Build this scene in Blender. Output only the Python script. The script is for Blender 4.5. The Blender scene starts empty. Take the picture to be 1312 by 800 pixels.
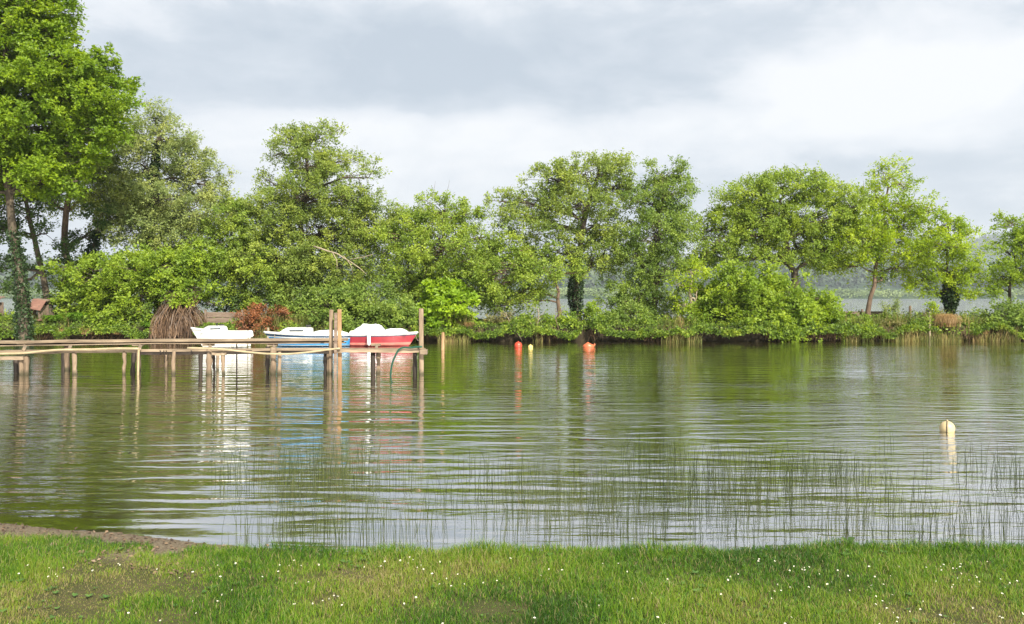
import bpy, math, random
import numpy as np
from mathutils import Vector, Matrix

rng = np.random.default_rng(7)
random.seed(7)
F, H, HX, HY = 1100.0, 2.2, 656.0, 380.0     # focal length in photo pixels, eye height over the water, horizon
col = bpy.context.scene.collection
R = math.radians

def at(px, py, Y):
    return np.array([(px - HX) / F * Y, Y, H - (py - HY) / F * Y])

# ------------------------------------------------------------------ materials
def new_mat(name):
    m = bpy.data.materials.new(name); m.use_nodes = True
    nt = m.node_tree; nt.nodes.clear()
    out = nt.nodes.new('ShaderNodeOutputMaterial')
    return m, nt, out

def N(nt, typ, **kw):
    n = nt.nodes.new('ShaderNode' + typ)
    for k, v in kw.items():
        if k in n.inputs: n.inputs[k].default_value = v
        else: setattr(n, k, v)
    return n

def ramp(nt, stops):
    r = nt.nodes.new('ShaderNodeValToRGB')
    e = r.color_ramp.elements
    while len(e) < len(stops): e.new(0.5)
    for i, (p, c) in enumerate(stops):
        e[i].position = p; e[i].color = (*c, 1)
    return r

def surf(name, c1, c2, scale=6, rough=.7, bump=.3, stretch=(1, 1, 1), c3=None, detail=6, spec=.3, bdist=.01):
    """two or three tone noisy surface with bump"""
    m, nt, out = new_mat(name); L = nt.links.new
    tc = N(nt, 'TexCoord'); mp = N(nt, 'Mapping'); mp.inputs['Scale'].default_value = stretch
    L(tc.outputs['Object'], mp.inputs['Vector'])
    n = N(nt, 'TexNoise', Scale=scale, Detail=detail, Roughness=.6); L(mp.outputs[0], n.inputs['Vector'])
    stops = [(.3, c1), (.7, c2)] if c3 is None else [(.25, c1), (.5, c2), (.75, c3)]
    r = ramp(nt, stops); L(n.outputs['Fac'], r.inputs[0])
    b = N(nt, 'BsdfPrincipled', Roughness=rough); b.inputs['Specular IOR Level'].default_value = spec
    L(r.outputs[0], b.inputs['Base Color'])
    n2 = N(nt, 'TexNoise', Scale=scale * 4, Detail=4); L(mp.outputs[0], n2.inputs['Vector'])
    bp = N(nt, 'Bump', Strength=bump, Distance=bdist); L(n2.outputs['Fac'], bp.inputs['Height'])
    L(bp.outputs[0], b.inputs['Normal']); L(b.outputs[0], out.inputs[0])
    return m

def leaf_mat(name, dark, mid, light, trans=.4, spec=.35, scale=.9):
    """leaf colour: per-leaf random value plus branch-sized patches of older and younger leaves"""
    m, nt, out = new_mat(name); L = nt.links.new
    a = N(nt, 'Attribute', attribute_name='rnd')
    g = N(nt, 'NewGeometry')
    n = N(nt, 'TexNoise', Scale=scale, Detail=3); L(g.outputs['Position'], n.inputs['Vector'])
    mx = N(nt, 'Math', operation='MULTIPLY_ADD'); mx.inputs[1].default_value = .55
    ns = N(nt, 'Math', operation='MULTIPLY_ADD'); ns.inputs[1].default_value = 1.5; ns.inputs[2].default_value = -.52
    L(n.outputs['Fac'], ns.inputs[0]); L(a.outputs['Fac'], mx.inputs[0]); L(ns.outputs[0], mx.inputs[2])
    r = ramp(nt, [(.05, dark), (.5, mid), (.95, light)]); L(mx.outputs[0], r.inputs[0])
    b = N(nt, 'BsdfPrincipled', Roughness=.5); b.inputs['Specular IOR Level'].default_value = spec
    t = N(nt, 'BsdfTranslucent'); ms = N(nt, 'MixShader'); ms.inputs[0].default_value = trans
    hs = N(nt, 'HueSaturation', Hue=.49, Saturation=1.1, Value=1.3)
    L(r.outputs[0], b.inputs['Base Color']); L(r.outputs[0], hs.inputs['Color']); L(hs.outputs[0], t.inputs['Color'])
    L(b.outputs[0], ms.inputs[1]); L(t.outputs[0], ms.inputs[2]); L(ms.outputs[0], out.inputs[0])
    return m

def leafc(c, k=1.0, yel=0.0):
    """dark, mid, light triple round an albedo"""
    r, g, b = c
    return ((r * .5 * k, g * .6 * k, b * .6 * k), (r * k, g * k, b * k), (r * 1.55 * k + yel, g * 1.4 * k + yel * .6, b * 1.25 * k))

# ------------------------------------------------------------------ mesh helpers
def mesh_from(name, V, faces_idx, nper, mats, parent=None, attr=None, smooth=False, matidx=None):
    """V (n,3); faces_idx flat; nper = loops per face (int array or int)"""
    me = bpy.data.meshes.new(name)
    V = np.asarray(V, dtype=np.float32); fi = np.asarray(faces_idx, dtype=np.int32).ravel()
    if isinstance(nper, int): tot = np.full(len(fi) // nper, nper, dtype=np.int32)
    else: tot = np.asarray(nper, dtype=np.int32)
    st = np.concatenate([[0], np.cumsum(tot)[:-1]]).astype(np.int32)
    me.vertices.add(len(V)); me.vertices.foreach_set('co', V.ravel())
    me.loops.add(len(fi)); me.loops.foreach_set('vertex_index', fi)
    me.polygons.add(len(tot)); me.polygons.foreach_set('loop_start', st); me.polygons.foreach_set('loop_total', tot)
    if not isinstance(mats, (list, tuple)): mats = [mats]
    for m in mats: me.materials.append(m)
    if matidx is not None: me.polygons.foreach_set('material_index', np.asarray(matidx, dtype=np.int32))
    me.polygons.foreach_set('use_smooth', np.full(len(tot), smooth))
    if attr is not None:
        a = me.attributes.new('rnd', 'FLOAT', 'FACE'); a.data.foreach_set('value', np.asarray(attr, dtype=np.float32))
    me.update(calc_edges=True); me.validate()
    o = bpy.data.objects.new(name, me); col.objects.link(o)
    if parent is not None: o.parent = parent
    return o

class MB:
    """collects pieces of one part"""
    def __init__(s): s.v = []; s.f = []; s.m = []; s.n = 0
    def add(s, V, Fs, mi=0):
        V = [tuple(v) for v in V]
        s.v += V; s.f += [tuple(i + s.n for i in f) for f in Fs]; s.m += [mi] * len(Fs); s.n += len(V)
        return s
    def box(s, c, d, rz=0, tilt=(0, 0), mi=0, bev=0.0):
        x, y, z = d[0] / 2, d[1] / 2, d[2] / 2
        M = Matrix.Rotation(rz, 3, 'Z') @ Matrix.Rotation(tilt[0], 3, 'X') @ Matrix.Rotation(tilt[1], 3, 'Y')
        b = bev
        if b <= 0:
            P = [(-x, -y, -z), (x, -y, -z), (x, y, -z), (-x, y, -z), (-x, -y, z), (x, -y, z), (x, y, z), (-x, y, z)]
            Fs = [(3, 2, 1, 0), (4, 5, 6, 7), (0, 1, 5, 4), (1, 2, 6, 5), (2, 3, 7, 6), (3, 0, 4, 7)]
        else:   # octagonal long-edge chamfer along the longest axis is overkill: chamfer vertical ring
            P = []
            for zz, k in ((-z, b), (-z + b, 0), (z - b, 0), (z, b)):
                P += [(-x + k + b * (k == 0), -y + k, zz), (x - k - b * (k == 0), -y + k, zz), (x - k, -y + k + b * (k == 0), zz), (x - k, y - k - b * (k == 0), zz),
                      (x - k - b * (k == 0), y - k, zz), (-x + k + b * (k == 0), y - k, zz), (-x + k, y - k - b * (k == 0), zz), (-x + k, -y + k + b * (k == 0), zz)]
            Fs = [tuple(range(7, -1, -1)), tuple(range(24, 32))]
            for r in range(3):
                for i in range(8):
                    j = (i + 1) % 8; Fs.append((r * 8 + i, r * 8 + j, r * 8 + 8 + j, r * 8 + 8 + i))
        P = [M @ Vector(p) + Vector(c) for p in P]
        return s.add(P, Fs, mi)
    def tube(s, pts, rads, sides=6, mi=0, cap=True):
        pts = [np.asarray(p, float) for p in pts]
        if not hasattr(rads, '__len__'): rads = [rads] * len(pts)
        V = []; Fs = []
        for i, p in enumerate(pts):
            d = pts[min(i + 1, len(pts) - 1)] - pts[max(i - 1, 0)]; d = d / (np.linalg.norm(d) + 1e-9)
            a = np.cross(d, (0.13, .96, .2)); a /= np.linalg.norm(a) + 1e-9; b = np.cross(d, a)
            for k in range(sides):
                t = 2 * math.pi * k / sides
                V.append(p + rads[i] * (a * math.cos(t) + b * math.sin(t)))
        for i in range(len(pts) - 1):
            for k in range(sides):
                j = (k + 1) % sides
                Fs.append((i * sides + k, i * sides + j, (i + 1) * sides + j, (i + 1) * sides + k))
        if cap:
            Fs.append(tuple(range(sides - 1, -1, -1))); Fs.append(tuple(range((len(pts) - 1) * sides, len(pts) * sides)))
        return s.add(V, Fs, mi)
    def build(s, name, mats, parent=None, smooth=False):
        fl = [i for f in s.f for i in f]
        return mesh_from(name, np.array(s.v), fl, [len(f) for f in s.f], mats, parent, smooth=smooth, matidx=s.m)

def tag(o, label=None, cat=None, group=None, kind=None):
    if label: o['label'] = label
    if cat: o['category'] = cat
    if group: o['group'] = group
    if kind: o['kind'] = kind
    return o

def empty(name, loc, label=None, cat=None, group=None, rz=0):
    o = bpy.data.objects.new(name, None); col.objects.link(o)
    o.location = loc; o.rotation_euler = (0, 0, rz); o.empty_display_size = .2
    return tag(o, label, cat, group)

def wobble(pts, n, amp, seed=0):
    """resample a polyline to n points (Catmull-like) with some wander"""
    r = np.random.default_rng(seed)
    P = np.array(pts, float); d = np.r_[0, np.cumsum(np.linalg.norm(np.diff(P, axis=0), axis=1))]
    t = np.linspace(0, d[-1], n); Q = np.stack([np.interp(t, d, P[:, i]) for i in range(3)], 1)
    for _ in range(2): Q[1:-1] = .5 * Q[1:-1] + .25 * (Q[:-2] + Q[2:])
    w = r.normal(0, amp, Q.shape); w[0] = 0; w[-1] = 0
    return Q + w

# ------------------------------------------------------------------ value noise in numpy
_tab = rng.random((256, 256))
def vnoise(x, y, s=1.0, off=0):
    x = np.asarray(x) * s + off * 17.3; y = np.asarray(y) * s + off * 9.1
    xi = np.floor(x).astype(int); yi = np.floor(y).astype(int); fx = x - xi; fy = y - yi
    fx = fx * fx * (3 - 2 * fx); fy = fy * fy * (3 - 2 * fy)
    g = lambda a, b: _tab[a & 255, b & 255]
    return (g(xi, yi) * (1 - fx) + g(xi + 1, yi) * fx) * (1 - fy) + (g(xi, yi + 1) * (1 - fx) + g(xi + 1, yi + 1) * fx) * fy
def fbm(x, y, s, o=0, n=4):
    v = 0; a = .5
    for k in range(n): v = v + a * vnoise(x, y, s * 2 ** k, o + k); a *= .5
    return v
def sstep(a, b, x):
    t = np.clip((x - a) / (b - a), 0, 1); return t * t * (3 - 2 * t)

# ------------------------------------------------------------------ terrain
def shore(X):            # near shoreline (distance Y of the water's edge)
    X = np.asarray(X, float)
    xs = np.array([-40, -12, -7, -5.0, -3.5, -2.2, -1.5, -.6, 2, 5, 9, 14, 40])
    ys = np.array([12, 10.2, 9.0, 8.35, 7.85, 7.42, 7.28, 7.25, 7.36, 7.42, 7.5, 8.0, 10])
    return np.interp(X, xs, ys) + .2 * (vnoise(X, 0 * X, 1.1, 3) - .5) + .04 * (vnoise(X, 0 * X, 5, 4) - .5)
def spit_front(X): return 42.0 + 1.2 * (vnoise(X, 0 * X, .12, 11) - .5) + .5 * (vnoise(X, 0 * X, .7, 12) - .5)
def hill(X, Y):
    # near meadow shore, then two ridges
    a = 3.0 * sstep(795, 840, Y)
    prof = 44 + 8 * np.sin(X / 420. + 1.3) + 5 * np.sin(X / 170.)
    r1 = prof * np.exp(-((Y - 1650) / 380.) ** 2)
    p2 = 60 + 110 * sstep(500, 1250, X) + 45 * sstep(-700, -1500, X) + 10 * np.sin(X / 210.) + 5 * np.sin(X / 90. + 1)
    r2 = p2 * np.exp(-((Y - 2900) / 500.) ** 2)
    n = (fbm(X, Y, 1 / 160., 5) - .47) * 22 * sstep(1000, 1600, Y)
    return a + r1 + r2 + n
def ground_z(X, Y):
    X = np.asarray(X, float); Y = np.asarray(Y, float)
    d = shore(X) - Y                                  # >0 on land
    left = sstep(-1.0, -3.2, X)
    flat = .012 + .07 * d * 1.0                       # sandy slope on the left
    steep = .09 * sstep(-.15, .25, d) + .012 * d
    land = left * np.minimum(flat + .0, .07 + .02 * d) + (1 - left) * steep
    land = land + .015 * (fbm(X, Y, 1.6, 2) - .5) * sstep(0, .5, d) + .05 * sstep(1.5, 4, d)
    bed = -.02 + .12 * d * .9
    z = np.where(d > 0, land, np.maximum(bed, -1.4)); z = np.where((d <= 0) & (d > -.2), np.minimum(z, .0 + .2 * d), z)
    f = Y - spit_front(X)
    top = .80 + .22 * (fbm(X, Y, .35, 8) - .5) + .25 * sstep(-13, -22, X)
    wid = 6.5 + 1.5 * vnoise(X, 0 * X, .08, 14)
    s = sstep(-.15, .55, f) * (1 - sstep(wid - 1.5, wid + .8, f))
    z = np.where(Y > 30, np.maximum(z, -1.4 + (top + 1.4) * s), z)
    z = np.where(Y > 790, -1.4 + 1.6 * sstep(792, 800, Y) + hill(X, Y), z)
    return z

def build_ground():
    t = np.linspace(-1, 1, 561); b = math.asinh(1100)
    xs = 4.5 * np.sinh(b * t)
    ys = np.concatenate([[-60, -30, -15, -8, -4, -2, 0, 1, 2, 3], np.arange(4, 10.6, .06), np.arange(11, 41, 2.5),
                         np.arange(41, 52, .22), [53, 56, 70, 120, 250, 500, 750, 790], np.arange(794, 850, 7), np.arange(860, 4300, 34)])
    X, Y = np.meshgrid(xs, ys); Z = ground_z(X, Y)
    V = np.stack([X, Y, Z], -1).reshape(-1, 3); nx, ny = len(xs), len(ys)
    i = np.arange(nx - 1)[None, :] + nx * np.arange(ny - 1)[:, None]
    fi = np.stack([i, i + 1, i + nx + 1, i + nx], -1).reshape(-1)
    m, nt, out = new_mat('ground'); L = nt.links.new
    g = N(nt, 'NewGeometry'); sp = N(nt, 'SeparateXYZ'); L(g.outputs['Position'], sp.inputs[0])
    def mr(src, a, b_):
        n = N(nt, 'MapRange'); n.interpolation_type = 'SMOOTHSTEP'; n.inputs[1].default_value = a; n.inputs[2].default_value = b_
        L(src, n.inputs[0]); return n.outputs[0]
    def mix(f, a, b_):
        n = N(nt, 'MixRGB'); L(f, n.inputs[0])
        for k, s in ((1, a), (2, b_)):
            if isinstance(s, tuple): n.inputs[k].default_value = (*s, 1)
            else: L(s, n.inputs[k])
        return n.outputs[0]
    n1 = N(nt, 'TexNoise', Scale=3.0, Detail=8, Roughness=.7); L(g.outputs['Position'], n1.inputs['Vector'])
    n2 = N(nt, 'TexNoise', Scale=45.0, Detail=6, Roughness=.7); L(g.outputs['Position'], n2.inputs['Vector'])
    sand = ramp(nt, [(.3, (.05, .038, .025)), (.5, (.12, .095, .065)), (.72, (.22, .185, .13))]); L(n2.outputs['Fac'], sand.inputs[0])
    turf = ramp(nt, [(.3, (.02, .025, .008)), (.5, (.06, .05, .022)), (.7, (.12, .085, .05))]); L(n1.outputs['Fac'], turf.inputs[0])
    n4 = ramp(nt, [(.35, (0, 0, 0)), (.65, (1, 1, 1))]); L(n2.outputs['Fac'], n4.inputs[0]); turf2 = mix(n4.outputs[0], turf.outputs[0], (.05, .06, .018))
    near = mix(mr(sp.outputs['Z'], .06, .085), sand.outputs[0], turf2)
    soil = ramp(nt, [(.3, (.010, .008, .005)), (.55, (.022, .017, .010)), (.75, (.045, .035, .02))]); L(n1.outputs['Fac'], soil.inputs[0])
    sg = ramp(nt, [(.35, (.03, .035, .012)), (.6, (.06, .085, .02)), (.75, (.11, .13, .03))]); L(n1.outputs['Fac'], sg.inputs[0])
    spit = mix(mr(sp.outputs['Z'], .55, .8), soil.outputs[0], sg.outputs[0])
    n3 = N(nt, 'TexNoise', Scale=.03, Detail=8, Roughness=.7); L(g.outputs['Position'], n3.inputs['Vector'])
    far = ramp(nt, [(.3, (.012, .03, .012)), (.5, (.025, .05, .018)), (.66, (.06, .09, .03)), (.8, (.13, .15, .06))]); L(n3.outputs['Fac'], far.inputs[0])
    c = mix(mr(sp.outputs['Y'], 20, 21), near, spit); c = mix(mr(sp.outputs['Y'], 400, 401), c, far.outputs[0])
    bs = N(nt, 'BsdfPrincipled', Roughness=.9); bs.inputs['Specular IOR Level'].default_value = .15; L(c, bs.inputs['Base Color'])
    bp = N(nt, 'Bump', Strength=.8, Distance=.02); L(n2.outputs['Fac'], bp.inputs['Height']); L(bp.outputs[0], bs.inputs['Normal'])
    L(bs.outputs[0], out.inputs[0])
    tag(mesh_from('ground', V, fi, 4, m, smooth=True), kind='structure')
build_ground()

# ------------------------------------------------------------------ water
def build_water():
    m, nt, out = new_mat('lake_water'); L = nt.links.new
    g = N(nt, 'NewGeometry')
    def noise(sc, stretch, rot, detail, rough=.5, dist=0.0):
        mp = N(nt, 'Mapping'); mp.inputs['Scale'].default_value = stretch; mp.inputs['Rotation'].default_value = (0, 0, rot)
        L(g.outputs['Position'], mp.inputs['Vector'])
        n = N(nt, 'TexNoise', Scale=sc, Detail=detail, Roughness=rough, Distortion=dist); L(mp.outputs[0], n.inputs['Vector']); return n.outputs['Fac']
    def ma(op, a, b):
        n = N(nt, 'Math', operation=op)
        for k, s in ((0, a), (1, b)):
            if isinstance(s, (int, float)): n.inputs[k].default_value = s
            else: L(s, n.inputs[k])
        return n.outputs[0]
    swell = noise(1.0, (.6, 2.9, 1), R(5), 1.5, .4, .5)
    rip = noise(1.0, (1.6, 7.0, 1), R(-4), 2.0, .5, .4)
    fine = noise(1.0, (9, 22, 1), R(3), 2.0, .5, .3)
    gust = noise(1.0, (.10, .22, 1), R(8), 2.0)
    gk = N(nt, 'MapRange'); gk.interpolation_type = 'SMOOTHSTEP'; gk.inputs[1].default_value = .38; gk.inputs[2].default_value = .62
    gk.inputs[3].default_value = .5; gk.inputs[4].default_value = 2.0; L(gust, gk.inputs[0])
    sp = N(nt, 'SeparateXYZ'); L(g.outputs['Position'], sp.inputs[0])
    calm = N(nt, 'MapRange'); calm.interpolation_type = 'SMOOTHSTEP'; calm.inputs[1].default_value = 9; calm.inputs[2].default_value = 30; calm.inputs[3].default_value = 1.35; calm.inputs[4].default_value = .62
    L(sp.outputs['Y'], calm.inputs[0])
    shr = N(nt, 'MapRange'); shr.interpolation_type = 'SMOOTHSTEP'; shr.inputs[1].default_value = 7.3; shr.inputs[2].default_value = 9.2; shr.inputs[3].default_value = .35; shr.inputs[4].default_value = 1; L(sp.outputs['Y'], shr.inputs[0])
    brz = N(nt, 'MapRange'); brz.interpolation_type = 'SMOOTHSTEP'; brz.inputs[1].default_value = 1.5; brz.inputs[2].default_value = 9; brz.inputs[3].default_value = 1; brz.inputs[4].default_value = 2.2; L(sp.outputs['X'], brz.inputs[0])
    opn = N(nt, 'MapRange'); opn.inputs[1].default_value = 50; opn.inputs[2].default_value = 90; opn.inputs[3].default_value = 1; opn.inputs[4].default_value = 6; L(sp.outputs['Y'], opn.inputs[0])
    h = ma('MULTIPLY', ma('ADD', ma('MULTIPLY', swell, .030), ma('MULTIPLY', ma('ADD', ma('MULTIPLY', rip, .0075), ma('MULTIPLY', fine, .0017)), ma('MULTIPLY', gk.outputs[0], brz.outputs[0]))), ma('MULTIPLY', ma('MULTIPLY', calm.outputs[0], shr.outputs[0]), opn.outputs[0]))
    bp = N(nt, 'Bump', Strength=1.0, Distance=1.0); L(h, bp.inputs['Height'])
    gl = N(nt, 'BsdfGlossy', Roughness=.03); gl.inputs['Color'].default_value = (.97, .97, .97, 1); L(bp.outputs[0], gl.inputs['Normal'])
    df = N(nt, 'BsdfDiffuse')
    n = noise(.35, (1, 1, 1), 0, 3)
    r = ramp(nt, [(.3, (.022, .020, .005)), (.7, (.040, .031, .010))]); L(n, r.inputs[0]); L(r.outputs[0], df.inputs['Color'])
    fr = N(nt, 'Fresnel', IOR=2.0); L(bp.outputs[0], fr.inputs['Normal'])
    fm = N(nt, 'MapRange'); fm.inputs[3].default_value = .58; fm.inputs[4].default_value = 1.0; L(fr.outputs[0], fm.inputs[0])
    ms = N(nt, 'MixShader'); L(fm.outputs[0], ms.inputs[0]); L(df.outputs[0], ms.inputs[1]); L(gl.outputs[0], ms.inputs[2])
    L(ms.outputs[0], out.inputs[0])
    V = [(-4900, -5, 0), (4900, -5, 0), (4900, 815, 0), (-4900, 815, 0)]
    tag(mesh_from('lake_water', V, [0, 1, 2, 3], 4, m), kind='structure')
build_water()

# ------------------------------------------------------------------ foliage
def unit(v): return v / (np.linalg.norm(v, axis=-1, keepdims=True) + 1e-9)

def leaf_quads(P, size, r, up=.6, aspect=.62, axis=None, jit=1.0):
    """diamond leaves at P; returns V, idx"""
    n = len(P)
    nrm = unit(r.normal(0, .8, (n, 3)) + np.array([.15, -.35, up + .35]))
    ax = r.normal(0, 1, (n, 3)) if axis is None else axis + r.normal(0, .5 * jit, (n, 3))
    a = unit(ax - nrm * (ax * nrm).sum(1, keepdims=True)); b = np.cross(nrm, a)
    s = (size * r.uniform(.5, 1.45, n))[:, None]
    fold = nrm * s * .12
    V = np.stack([P, P + a * s * .5 + b * s * aspect * .5 + fold, P + a * s, P + a * s * .5 - b * s * aspect * .5 + fold], 1).reshape(-1, 3)
    return V, np.arange(4 * n)

def clump_leaves(C, rc, r, twigs, per, size, up=.35, outward=None, flat=.7):
    """C clump centres (n,3): sprays of leafy twigs round each"""
    n = len(C)
    d = r.normal(0, 1, (n, twigs, 3)); d[..., 2] *= flat; d[..., 2] += up * .6
    if outward is not None: d += outward[:, None, :] * .9
    d = unit(d); ln = rc * r.uniform(.5, 1.45, (n, twigs, 1))
    st = C[:, None, :] + r.normal(0, .22, (n, twigs, 3)) * rc
    t = r.uniform(.15, 1, (n, twigs, per, 1)) ** .8
    P = st[:, :, None, :] + d[:, :, None, :] * ln[:, :, None, :] * t
    P[..., 2] -= (.16 * ln[:, :, None, 0] * t[..., 0] ** 2)
    P = P + r.normal(0, .055, P.shape)
    crnd = np.repeat(r.random(n), twigs * per) * .45 + r.random(n * twigs * per) * .55
    ax = np.broadcast_to(d[:, :, None, :], P.shape).reshape(-1, 3)
    return P.reshape(-1, 3), ax, crnd, st, d, ln

bark_dark = surf('bark_dark', (.035, .028, .02), (.10, .08, .055), 5, .9, .7, (3, 3, .6), bdist=.03)
bark_brown = surf('bark_brown', (.06, .04, .028), (.17, .12, .085), 5, .9, .7, (3, 3, .6), bdist=.03)
bark_pale = surf('bark_pale', (.16, .13, .09), (.36, .30, .22), 5, .9, .6, (3, 3, .6), bdist=.02)
ivy_m = leaf_mat('ivy_leaves', *leafc((.018, .04, .010)), trans=.15)

def ivy(parent, pts, rad, n, seed, base):
    r = np.random.default_rng(seed)
    Q = np.array(pts); d = np.r_[0, np.cumsum(np.linalg.norm(np.diff(Q, axis=0), axis=1))]
    t = r.uniform(0, d[-1], n); P = np.stack([np.interp(t, d, Q[:, i]) for i in range(3)], 1)
    o = unit(r.normal(0, 1, (n, 3)) * (1, 1, .2)); k = rad * (.6 + .7 * vnoise(t, t * 0, 1.5, seed)) * (.45 + .6 * np.sin(math.pi * np.clip(t / d[-1], .04, .96)) ** .6)
    P = P + o * (k * r.uniform(.75, 1.15, n))[:, None]
    V, f = leaf_quads(P, .12, r, up=.1, aspect=.85)
    mesh_from('ivy', V - base, f, 4, ivy_m, parent, attr=r.random(n))

def tree(name, label, cat, base, trunk, r0, lobes, mat, bark=None, leaf=.11, dens=1.0, rc=.42, group=None, seed=1,
         twigs=13, per=10, up=.35, limbs=True, ivy_part=None, depth=.85, bare=0, flat=.7):
    """lobes: (px,py,rx,ry[,k]) in photo pixels at the tree's distance Y"""
    r = np.random.default_rng(seed * 101 + 5)
    bark = bark or bark_dark
    Y = base[2]
    b = at(*base); b[2] = float(ground_z(b[0], Y)) - .05
    root = empty(name, b, label, cat, group)
    tp = [b] + [at(px, py, Y + (dy[0] if dy else 0)) for px, py, *dy in trunk]
    Q = wobble(tp, 12, r0 * .25, seed)
    m = MB(); m.tube(Q - b, np.linspace(1, .35, 12) * r0 * np.r_[1.35, 1.1, np.ones(10)], 9, cap=False)
    allV = []; allF = []; allR = []; nv = 0
    for lb in lobes:
        px, py, rx, ry = lb[:4]; rx *= 1.12; ry *= 1.14; k = lb[4] if len(lb) > 4 else 1.0
        C = at(px, py, Y + r.uniform(-.5, .5) * min(1.2, rx / F * Y)); ax = np.array([rx / F * Y, min(2.6, rx / F * Y * depth), ry / F * Y])
        vol = 4.19 * ax.prod(); nc = max(5, int(vol ** .8 * 6.9 * dens * k))
        dirs = unit(r.normal(0, 1, (nc, 3))); rad = r.uniform(.12, 1, (nc, 1)) ** .42
        off = dirs * rad * ax * .92
        cc = C + off * (1 + .18 * r.normal(0, 1, (nc, 1)))
        P, axd, rn, st, td, ln = clump_leaves(cc, rc * r.uniform(.8, 1.25), r, twigs, per, leaf, up, unit(off / ax), flat)
        V, f = leaf_quads(P, leaf, r, axis=axd)
        allV.append(V); allF.append(f + nv); nv += len(V); allR.append(rn)
        if limbs:
            tq = Q[int(len(Q) * .3):]
            dist = np.linalg.norm(tq - (C - [0, 0, ax[2] * .8]), axis=1); j = int(np.argmin(dist)); s = tq[j]
            lr = max(.03, r0 * .38); mid = (s + C) / 2 + np.array([0, 0, .25 * np.linalg.norm(C - s) * .4]) + r.normal(0, .12, 3)
            L = wobble([s, mid, C], 7, .06, int(r.integers(1e6)))
            m.tube(L - b, np.linspace(lr, lr * .35, 7), 6, cap=False)
            for c in cc[:: (1 if nc < 30 else 2)]:
                s2 = L[r.integers(2, 7)]; md = (s2 + c) / 2 + r.normal(0, .1, 3)
                m.tube(wobble([s2, md, c], 4, .04, int(r.integers(1e6))) - b, [.022, .017, .012, .007], 4, cap=False)
            ii = r.integers(0, twigs, (nc,))
            for q in range(0, nc, 1):
                for z in range(2):
                    w = (ii[q] + z * 3) % twigs; s3 = st[q, w]
                    m.tube([s3 - b, s3 + td[q, w] * ln[q, w] * .95 - b], [.008, .003], 3, cap=False)
        for _ in range(bare):
            s3 = C + dirs[r.integers(nc)] * ax * .9; dd = unit(r.normal(0, 1, 3) + np.array([0, 0, 1.2])) * r.uniform(.5, 1.0)
            m.tube([s3 - b, s3 + dd * .6 - b, s3 + dd + r.normal(0, .05, 3) - b], [.012, .008, .003], 3, cap=False)
    m.build('trunk', bark, root, smooth=True)
    V = np.concatenate(allV) - b
    mesh_from('crown', V, np.concatenate(allF), 4, mat, root, attr=np.concatenate(allR))
    if ivy_part: 
        k0, k1, rr, n = ivy_part; ivy(root, Q[k0:k1], rr, n, seed, b)
    return root

M_bright = leaf_mat('leaves_bright_green', *leafc((.17, .27, .018), 1, .02), trans=.5)
M_pale = leaf_mat('leaves_grey_green', *leafc((.24, .295, .095), 1, .02), trans=.45)
M_olive = leaf_mat('leaves_olive', *leafc((.195, .262, .05), 1, .02), trans=.45)
M_yolive = leaf_mat('leaves_yellow_olive', *leafc((.205, .29, .04), 1, .02), trans=.45)
M_mid = leaf_mat('leaves_mid_green', *leafc((.165, .245, .045), 1, .015), trans=.45)
M_fresh = leaf_mat('leaves_fresh_green', *leafc((.20, .295, .032), 1, .02), trans=.5)
M_yel = leaf_mat('leaves_yellow_green', *leafc((.24, .34, .025), 1, .03), trans=.5)
M_lime = leaf_mat('leaves_lime', *leafc((.22, .345, .022), 1, .03), trans=.5)
M_dark = leaf_mat('leaves_dark_green', *leafc((.06, .11, .022)), trans=.35)
M_scrub = leaf_mat('leaves_scrub', *leafc((.14, .14, .045), 1, .02), trans=.3)
M_rust = leaf_mat('dead_bracken', *leafc((.19, .075, .03), 1, .01), trans=.2)
M_fern = leaf_mat('fern_fronds', *leafc((.10, .20, .018), 1, .02), trans=.4)

G_T = 'trees on the far bank'
tree('broadleaf_tree', 'tallest tree, vivid bright green crown leaving the top of the frame at far left', 'tree', (36, 405, 40.5),
     [(24, 330), (10, 250), (0, 150), (10, 60), (15, -30)], .24,
     [(5, -50, 95, 55), (0, 30, 85, 55), (62, 5, 32, 22), (60, 45, 34, 26), (75, 92, 62, 28), (128, 84, 26, 13), (40, 110, 80, 40), (128, 122, 42, 22), (150, 110, 20, 9),
      (30, 165, 85, 38), (118, 158, 40, 26), (90, 195, 42, 24), (20, 215, 60, 26), (66, 235, 26, 16), (100, 232, 13, 13), (-40, 240, 40, 30), (-60, 120, 60, 60)], M_bright, leaf=.15, seed=1, rc=.4, group=G_T,
     ivy_part=(0, 5, .34, 3200))
tree('broadleaf_tree', 'tree behind the brown hut with dark leaning trunk and thin high crown', 'tree', (66, 404, 43.5),
     [(52, 335), (34, 268), (26, 220), (20, 180)], .17,
     [(20, 262, 42, 16, .6), (-15, 230, 40, 30), (40, 225, 40, 26, .8), (-20, 300, 30, 25, .6), (12, 300, 22, 14, .5), (58, 300, 24, 12, .5), (8, 345, 26, 18, .6), (45, 355, 24, 12, .5), (85, 330, 20, 14, .4), (10, 375, 24, 9, .5)], M_dark, leaf=.12, seed=2, group=G_T, ivy_part=(0, 3, .2, 500))
tree('broadleaf_tree', 'dark brown-trunked tree with shaded olive crown right of the tallest tree', 'tree', (86, 404, 45.5),
     [(84, 330), (82, 260), (96, 200), (110, 160)], .23,
     [(60, 250, 45, 18, .7), (120, 205, 46, 34), (140, 170, 38, 24), (130, 245, 40, 26, .8), (148, 285, 22, 22, .7), (75, 205, 45, 26)], M_olive, bark=bark_brown, leaf=.11, seed=3, group=G_T)
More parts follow.
